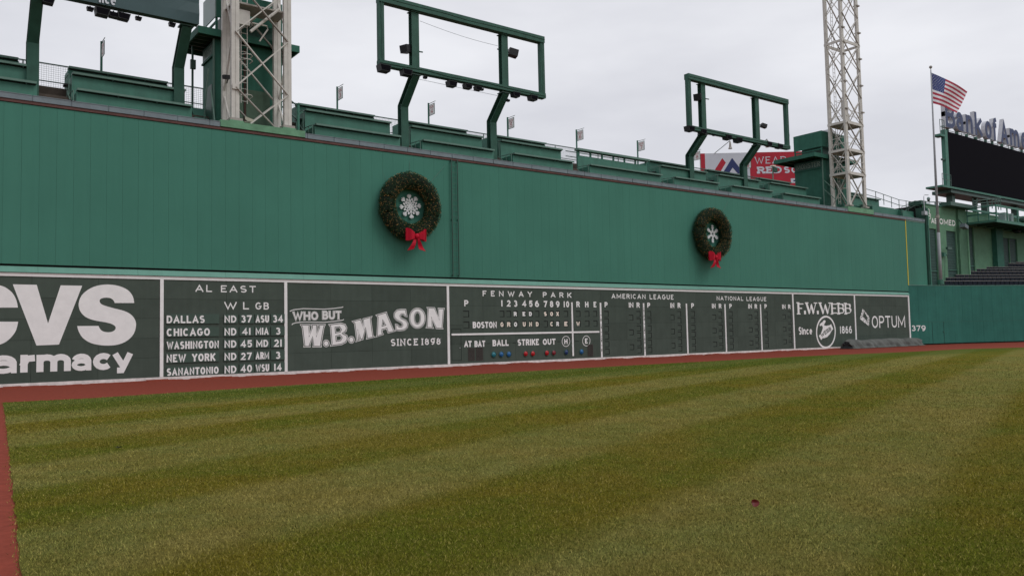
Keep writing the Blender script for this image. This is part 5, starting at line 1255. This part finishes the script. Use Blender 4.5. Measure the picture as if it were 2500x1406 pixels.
# seat rows behind the centre wall
dcf = (Cp[2]-Cp[1]).normalized(); ncf = Vector((dcf.y, -dcf.x, 0))
slab = MB()
rowdef = [(0, 2262+32, 2700, 687.5), (1, 2310, 2700, 679), (2, 2333, 2700, 672), (3, 2364, 2700, 664), (4, 2384, 2700, 657.5), (5, 2405, 2700, 652.5), (6, 2462, 2700, 644), (7, 2480, 2700, 640)]
for k_, pxl, pxr, py in rowdef:
    off = -(.6+.85*k_); base = Cp[1]+ncf*off
    def RP(px, py_):
        dr_ = ray(px, py_); t = (base-CAM).dot(ncf)/dr_.dot(ncf); return CAM+dr_*t
    a = RP(pxl, py+4); s0 = (a-base).dot(dcf); zc = a.z-.25
    nst = min(36, int((24-s0)/.53))
    t = thing('seat_row', 'row of dark blue bleacher seats, %s row up from the centre field wall' % ('first', 'second', 'third', 'fourth', 'fifth', 'sixth', 'seventh', 'eighth')[k_], 'seats', tuple(base+dcf*s0+Vector((0, 0, zc))), 'bleacher seat rows')
    me_b = bpy.data.meshes.get('seat_mesh')
    if not me_b:
        m = MB(); m.box(-.22, .22, -.03, .03, .0, .42); m.box(-.22, .22, -.38, -.03, -.02, .06); m.box(-.225, .225, -.04, .05, .40, .44)
        me_b = bpy.data.meshes.new('seat_mesh'); me_b.from_pydata(m.v, [], m.f); me_b.materials.append(M_seat)
    ang = math.atan2(dcf.y, dcf.x)
    for i in range(nst):
        o = bpy.data.objects.new('seat', me_b); COL.objects.link(o); o.parent = t; o.location = dcf*(i*.53+.25); o.rotation_euler = (0, 0, ang)
    m = MB(); p0_ = base+dcf*s0+Vector((0, 0, zc)); p1_ = p0_+dcf*(nst*.53)
    m.bar(tuple(p0_+Vector((0, 0, .455))), tuple(p1_+Vector((0, 0, .455))), .06, .03); m.build('rail', M_steel2, t)
    for i in range(0, nst+1, 2): 
        q = p0_+dcf*(i*.53)-ncf*(-.05); MB().bar(tuple(q+Vector((0, 0, -.3))), tuple(q+Vector((0, 0, .42))), .03).build('standard', M_seat, t)
    w0 = p0_-ncf*0; q0 = p0_+Vector((0, 0, -.32)); q1 = p1_+Vector((0, 0, -.32))
    def stp(u_, v_, z): r_ = q0+dcf*u_-ncf*v_; return (r_.x, r_.y, z)
    Ln = nst*.53
    m = MB(); z0_ = 5.0; lpz = [(0, -.45), (Ln, -.45), (Ln, .42), (0, .42)]
    m.prism(lpz, lambda a, b: stp(a, b, q0.z), lambda a, b: stp(a, b, z0_-.2)); m.build('step', pm('step dark', (.035, .045, .05), .8, .2, 2), t)

# catwalk gantry on the building
gx0 = 83.2; ga = thing('catwalk_gantry', 'green catwalk with railings jutting out from the centre field building below the screen', 'catwalk', (gx0, -1.5, 11.7))
gx1 = 125
MB().box(gx0, gx1, -2.95, -.03, 11.62, 11.70).build('deck', M_greend, ga)
for i in range(21): MB().box(gx0+i*2.05, gx0+i*2.05+.12, -2.9, -.05, 11.45, 11.618).build('joist', M_greend, ga)
for yy in (-2.95, -.3):
    MB().box(gx0, gx1, yy-.05, yy+.05, 12.95, 13.15).build('top_beam', M_green, ga)
    MB().box(gx0, gx1, yy-.06, yy+.06, 11.45, 11.72).build('edge_beam', M_green, ga)
    for i in range(12): MB().box(gx0+i*2.4, gx0+i*2.4+.12, yy-.05, yy+.05, 11.722, 12.948).build('post', M_green, ga)
    MB().bar((gx0, yy, 12.35), (gx1, yy, 12.35), .05).build('mid_rail', M_green, ga)
for zz in (13.05, 12.35, 11.58): MB().bar((gx0, -2.9, zz), (gx0, -.3, zz), .1, .12).build('end_rail', M_green, ga)
MB().box(gx0-4.5, gx0+.3, -.9, .2, 13.0, 13.35).build('roof_beam', M_greend, ga)
for (xx, s_) in ((86.5, .9), (88.0, .5)): MB().box(xx, xx+s_, -2.4, -1.8, 11.75, 12.7).build('equipment_case', M_cab, ga)
MB().ball((90.0, -2.7, 12.2), .35, 10, 7, (1.6, 1, 1)).build('searchlight', M_greend, ga)
for k_, (px, py) in enumerate(((2352, 553), (2480, 563))):
    p = W(px, py, -.7); t = thing('floodlight', ('left' if k_ == 0 else 'right')+' dark floodlight hung under the catwalk', 'floodlight', tuple(p), 'floodlights under the catwalk')
    MB().bar((p.x-.2, -.7, p.z+.1), (p.x+.5, -.7, p.z-.1), .5, .35).build('housing', M_black if k_ else M_grey, t); MB().bar((p.x+.2, -.6, p.z+.2), (p.x+.2, -.1, p.z+.9), .08).build('bracket', M_greend, t)
# platform railings on top of the catwalk
st = thing('scaffold_platform', 'green stair platform with tube rails standing above the catwalk', 'platform', (90, -1.5, 13.2))
for px in (2377, 2387, 2411, 2423, 2431, 2438, 2444): 
    a = W(px, 515, -1.5); b = W(px, 485, -1.5); MB().tube([(a.x, -1.5, 13.15), (a.x, -1.5, b.z)], .045, 5).build('post', M_greend, st)
a = W(2377, 485, -1.5).x; b = W(2444, 485, -1.5).x
for q1, q2 in ((491, 484), (497, 492), (503, 500)): MB().tube([W(2377, q1, -1.5), W(2444, q2, -1.5)], .04, 5).build('rail', M_greend, st)

# ================================================================== VIDEO BOARD
YB = 14.0
vb = thing('video_board', 'huge black video screen on green steel posts at the right edge', 'video screen', (125, YB, 0))
tl = W(2313, 321, YB); bl = W(2316, 452.5, YB); vx0 = (tl.x+bl.x)/2; vx1 = vx0+30; vz0 = bl.z; vz1 = tl.z
MB().box(vx0, vx1, YB, YB+.38, vz0, vz1).build('screen', M_screen, vb)
MB().box(vx0-.8, vx0-.01, YB-.1, YB+.4, vz0-.3, vz1+.1).build('side_column', M_green, vb)
m = MB().box(vx0-3.2, vx1, YB-.6, YB+1.6, vz0-.55, vz0-.3); m.build('lower_walkway', M_green, vb)
MB().box(vx0-.3, vx1, YB-.3, YB+2.2, vz0-1.0, vz0-.56).build('soffit_beam', M_greend, vb)
MB().box(vx0-2.0, vx0-.8, YB-.1, YB+.8, vz1-.9, vz1-.6).build('upper_walkway', M_green, vb)
MB().box(vx0-1.4, vx0-.8, YB, YB+.3, vz0+3.3, vz0+3.5).build('bracket_arm', M_greend, vb)
def rl2(xa, xb, y, z, h, nme='guard_rail', step=1.7):
    for f_ in (1, .5): MB().bar((xa, y, z+h*f_), (xb, y, z+h*f_), .06).build(nme, M_greend, vb)
    n_ = int(abs(xb-xa)/step)
    for i in range(n_+1): xx = xa+(xb-xa)*i/max(n_, 1); MB().bar((xx, y, z), (xx, y, z+h), .06).build(nme, M_greend, vb)
rl2(vx0-3.2, vx0-.8, YB-.6, vz0-.3, 1.5, step=1.2); pass
rl2(vx0-2.0, vx0-.8, YB-.1, vz1-.6, 1.9, step=.6); rl2(vx0, vx1, YB+.6, vz1, .9, step=1.8)
for px in (2320, 2403, 2475):
    q = W(px, 480, YB+1); MB().box(q.x-.55, q.x-.1, YB+.5, YB+1.3, 4, vz0-1.0).build('support_post', M_greend, vb); MB().box(q.x-.1, q.x+.45, YB+.6, YB+1.2, 4, vz0-1.0).build('support_post', M_green, vb)
for px in (2374,): q = W(px, 480, YB+1); MB().box(q.x-.2, q.x+.2, YB+.5, YB+1.0, 4, vz0-1.0).build('support_post', M_greend, vb)
pn = thing('grey_panel', 'grey panelled box below the right end of the video screen', 'panel', tuple(W(2490, 495, YB+1)))
a = W(2482, 484, YB+1); MB().box(a.x, a.x+4, YB+.9, YB+1.3, a.z-1.5, a.z).build('panel', pm('grey violet', (.14, .14, .17), .5), pn); MB().box(a.x+1.6, a.x+1.65, YB+.88, YB+.899, a.z-1.5, a.z).build('panel_joint', M_black, pn)

# big bank name letters
bk = thing('rooftop_letters', 'row of large three-dimensional slate faced letters spelling Bank of America above the screen', 'sign letters', (125, YB, vz1), None)
zf = Zm((2150, 150), 4.017)
base_z = W(*zf(985, 728), YB).z; base_z0 = W(*zf(660, 645), YB).z
bz = (base_z+base_z0)/2; capz = W(*zf(940, 468), YB).z; xhz = (W(*zf(880, 520), YB).z)
CH = capz-bz; XH = xhz-bz
lets = [('B', 662, 757), ('a', 765, 840), ('n', 858, 928), ('k', 945, 1020), ('o', 1043, 1110), ('f', 1118, 1162), ('A', 1195, 1268), ('m', 1282, 1375), ('e', 1390, 1455), ('r', 1465, 1510), ('i', 1518, 1530), ('c', 1540, 1595), ('a', 1602, 1665)]
for ch, a, b in lets:
    xa = W(*zf(a, 640), YB).x; xb = W(*zf(b, 700), YB).x; H = CH*.93 if ch.isupper() else (XH if ch not in 'kf' else XH*1.0)
    w = .66
    for (mm, wk_, yo, dp, nm) in ((M_lett, w, 0, .55, 'letter_body'), (M_lface, w*.86, -.02, 0, 'letter_face')):
        m = MB()
        letters(m, ch, xa, xb, bz, bz+(H if ch.isupper() else XH), w, lambda p, q, d=0: (p, YB+.3+yo+d, q), depth=dp, lift=.004) if dp else letters(m, ch, xa+.04, xb-.04, bz+.04, bz+(H if ch.isupper() else XH)-.04, wk_+.03, lambda p, q, d=0: (p, YB+.27+d, q), lift=.004)
        m.build(nm, mm, bk)
    MB().box((xa+xb)/2-.12, (xa+xb)/2+.12, YB+.6, YB+.9, vz1, bz+.05).build('support', M_green, bk)
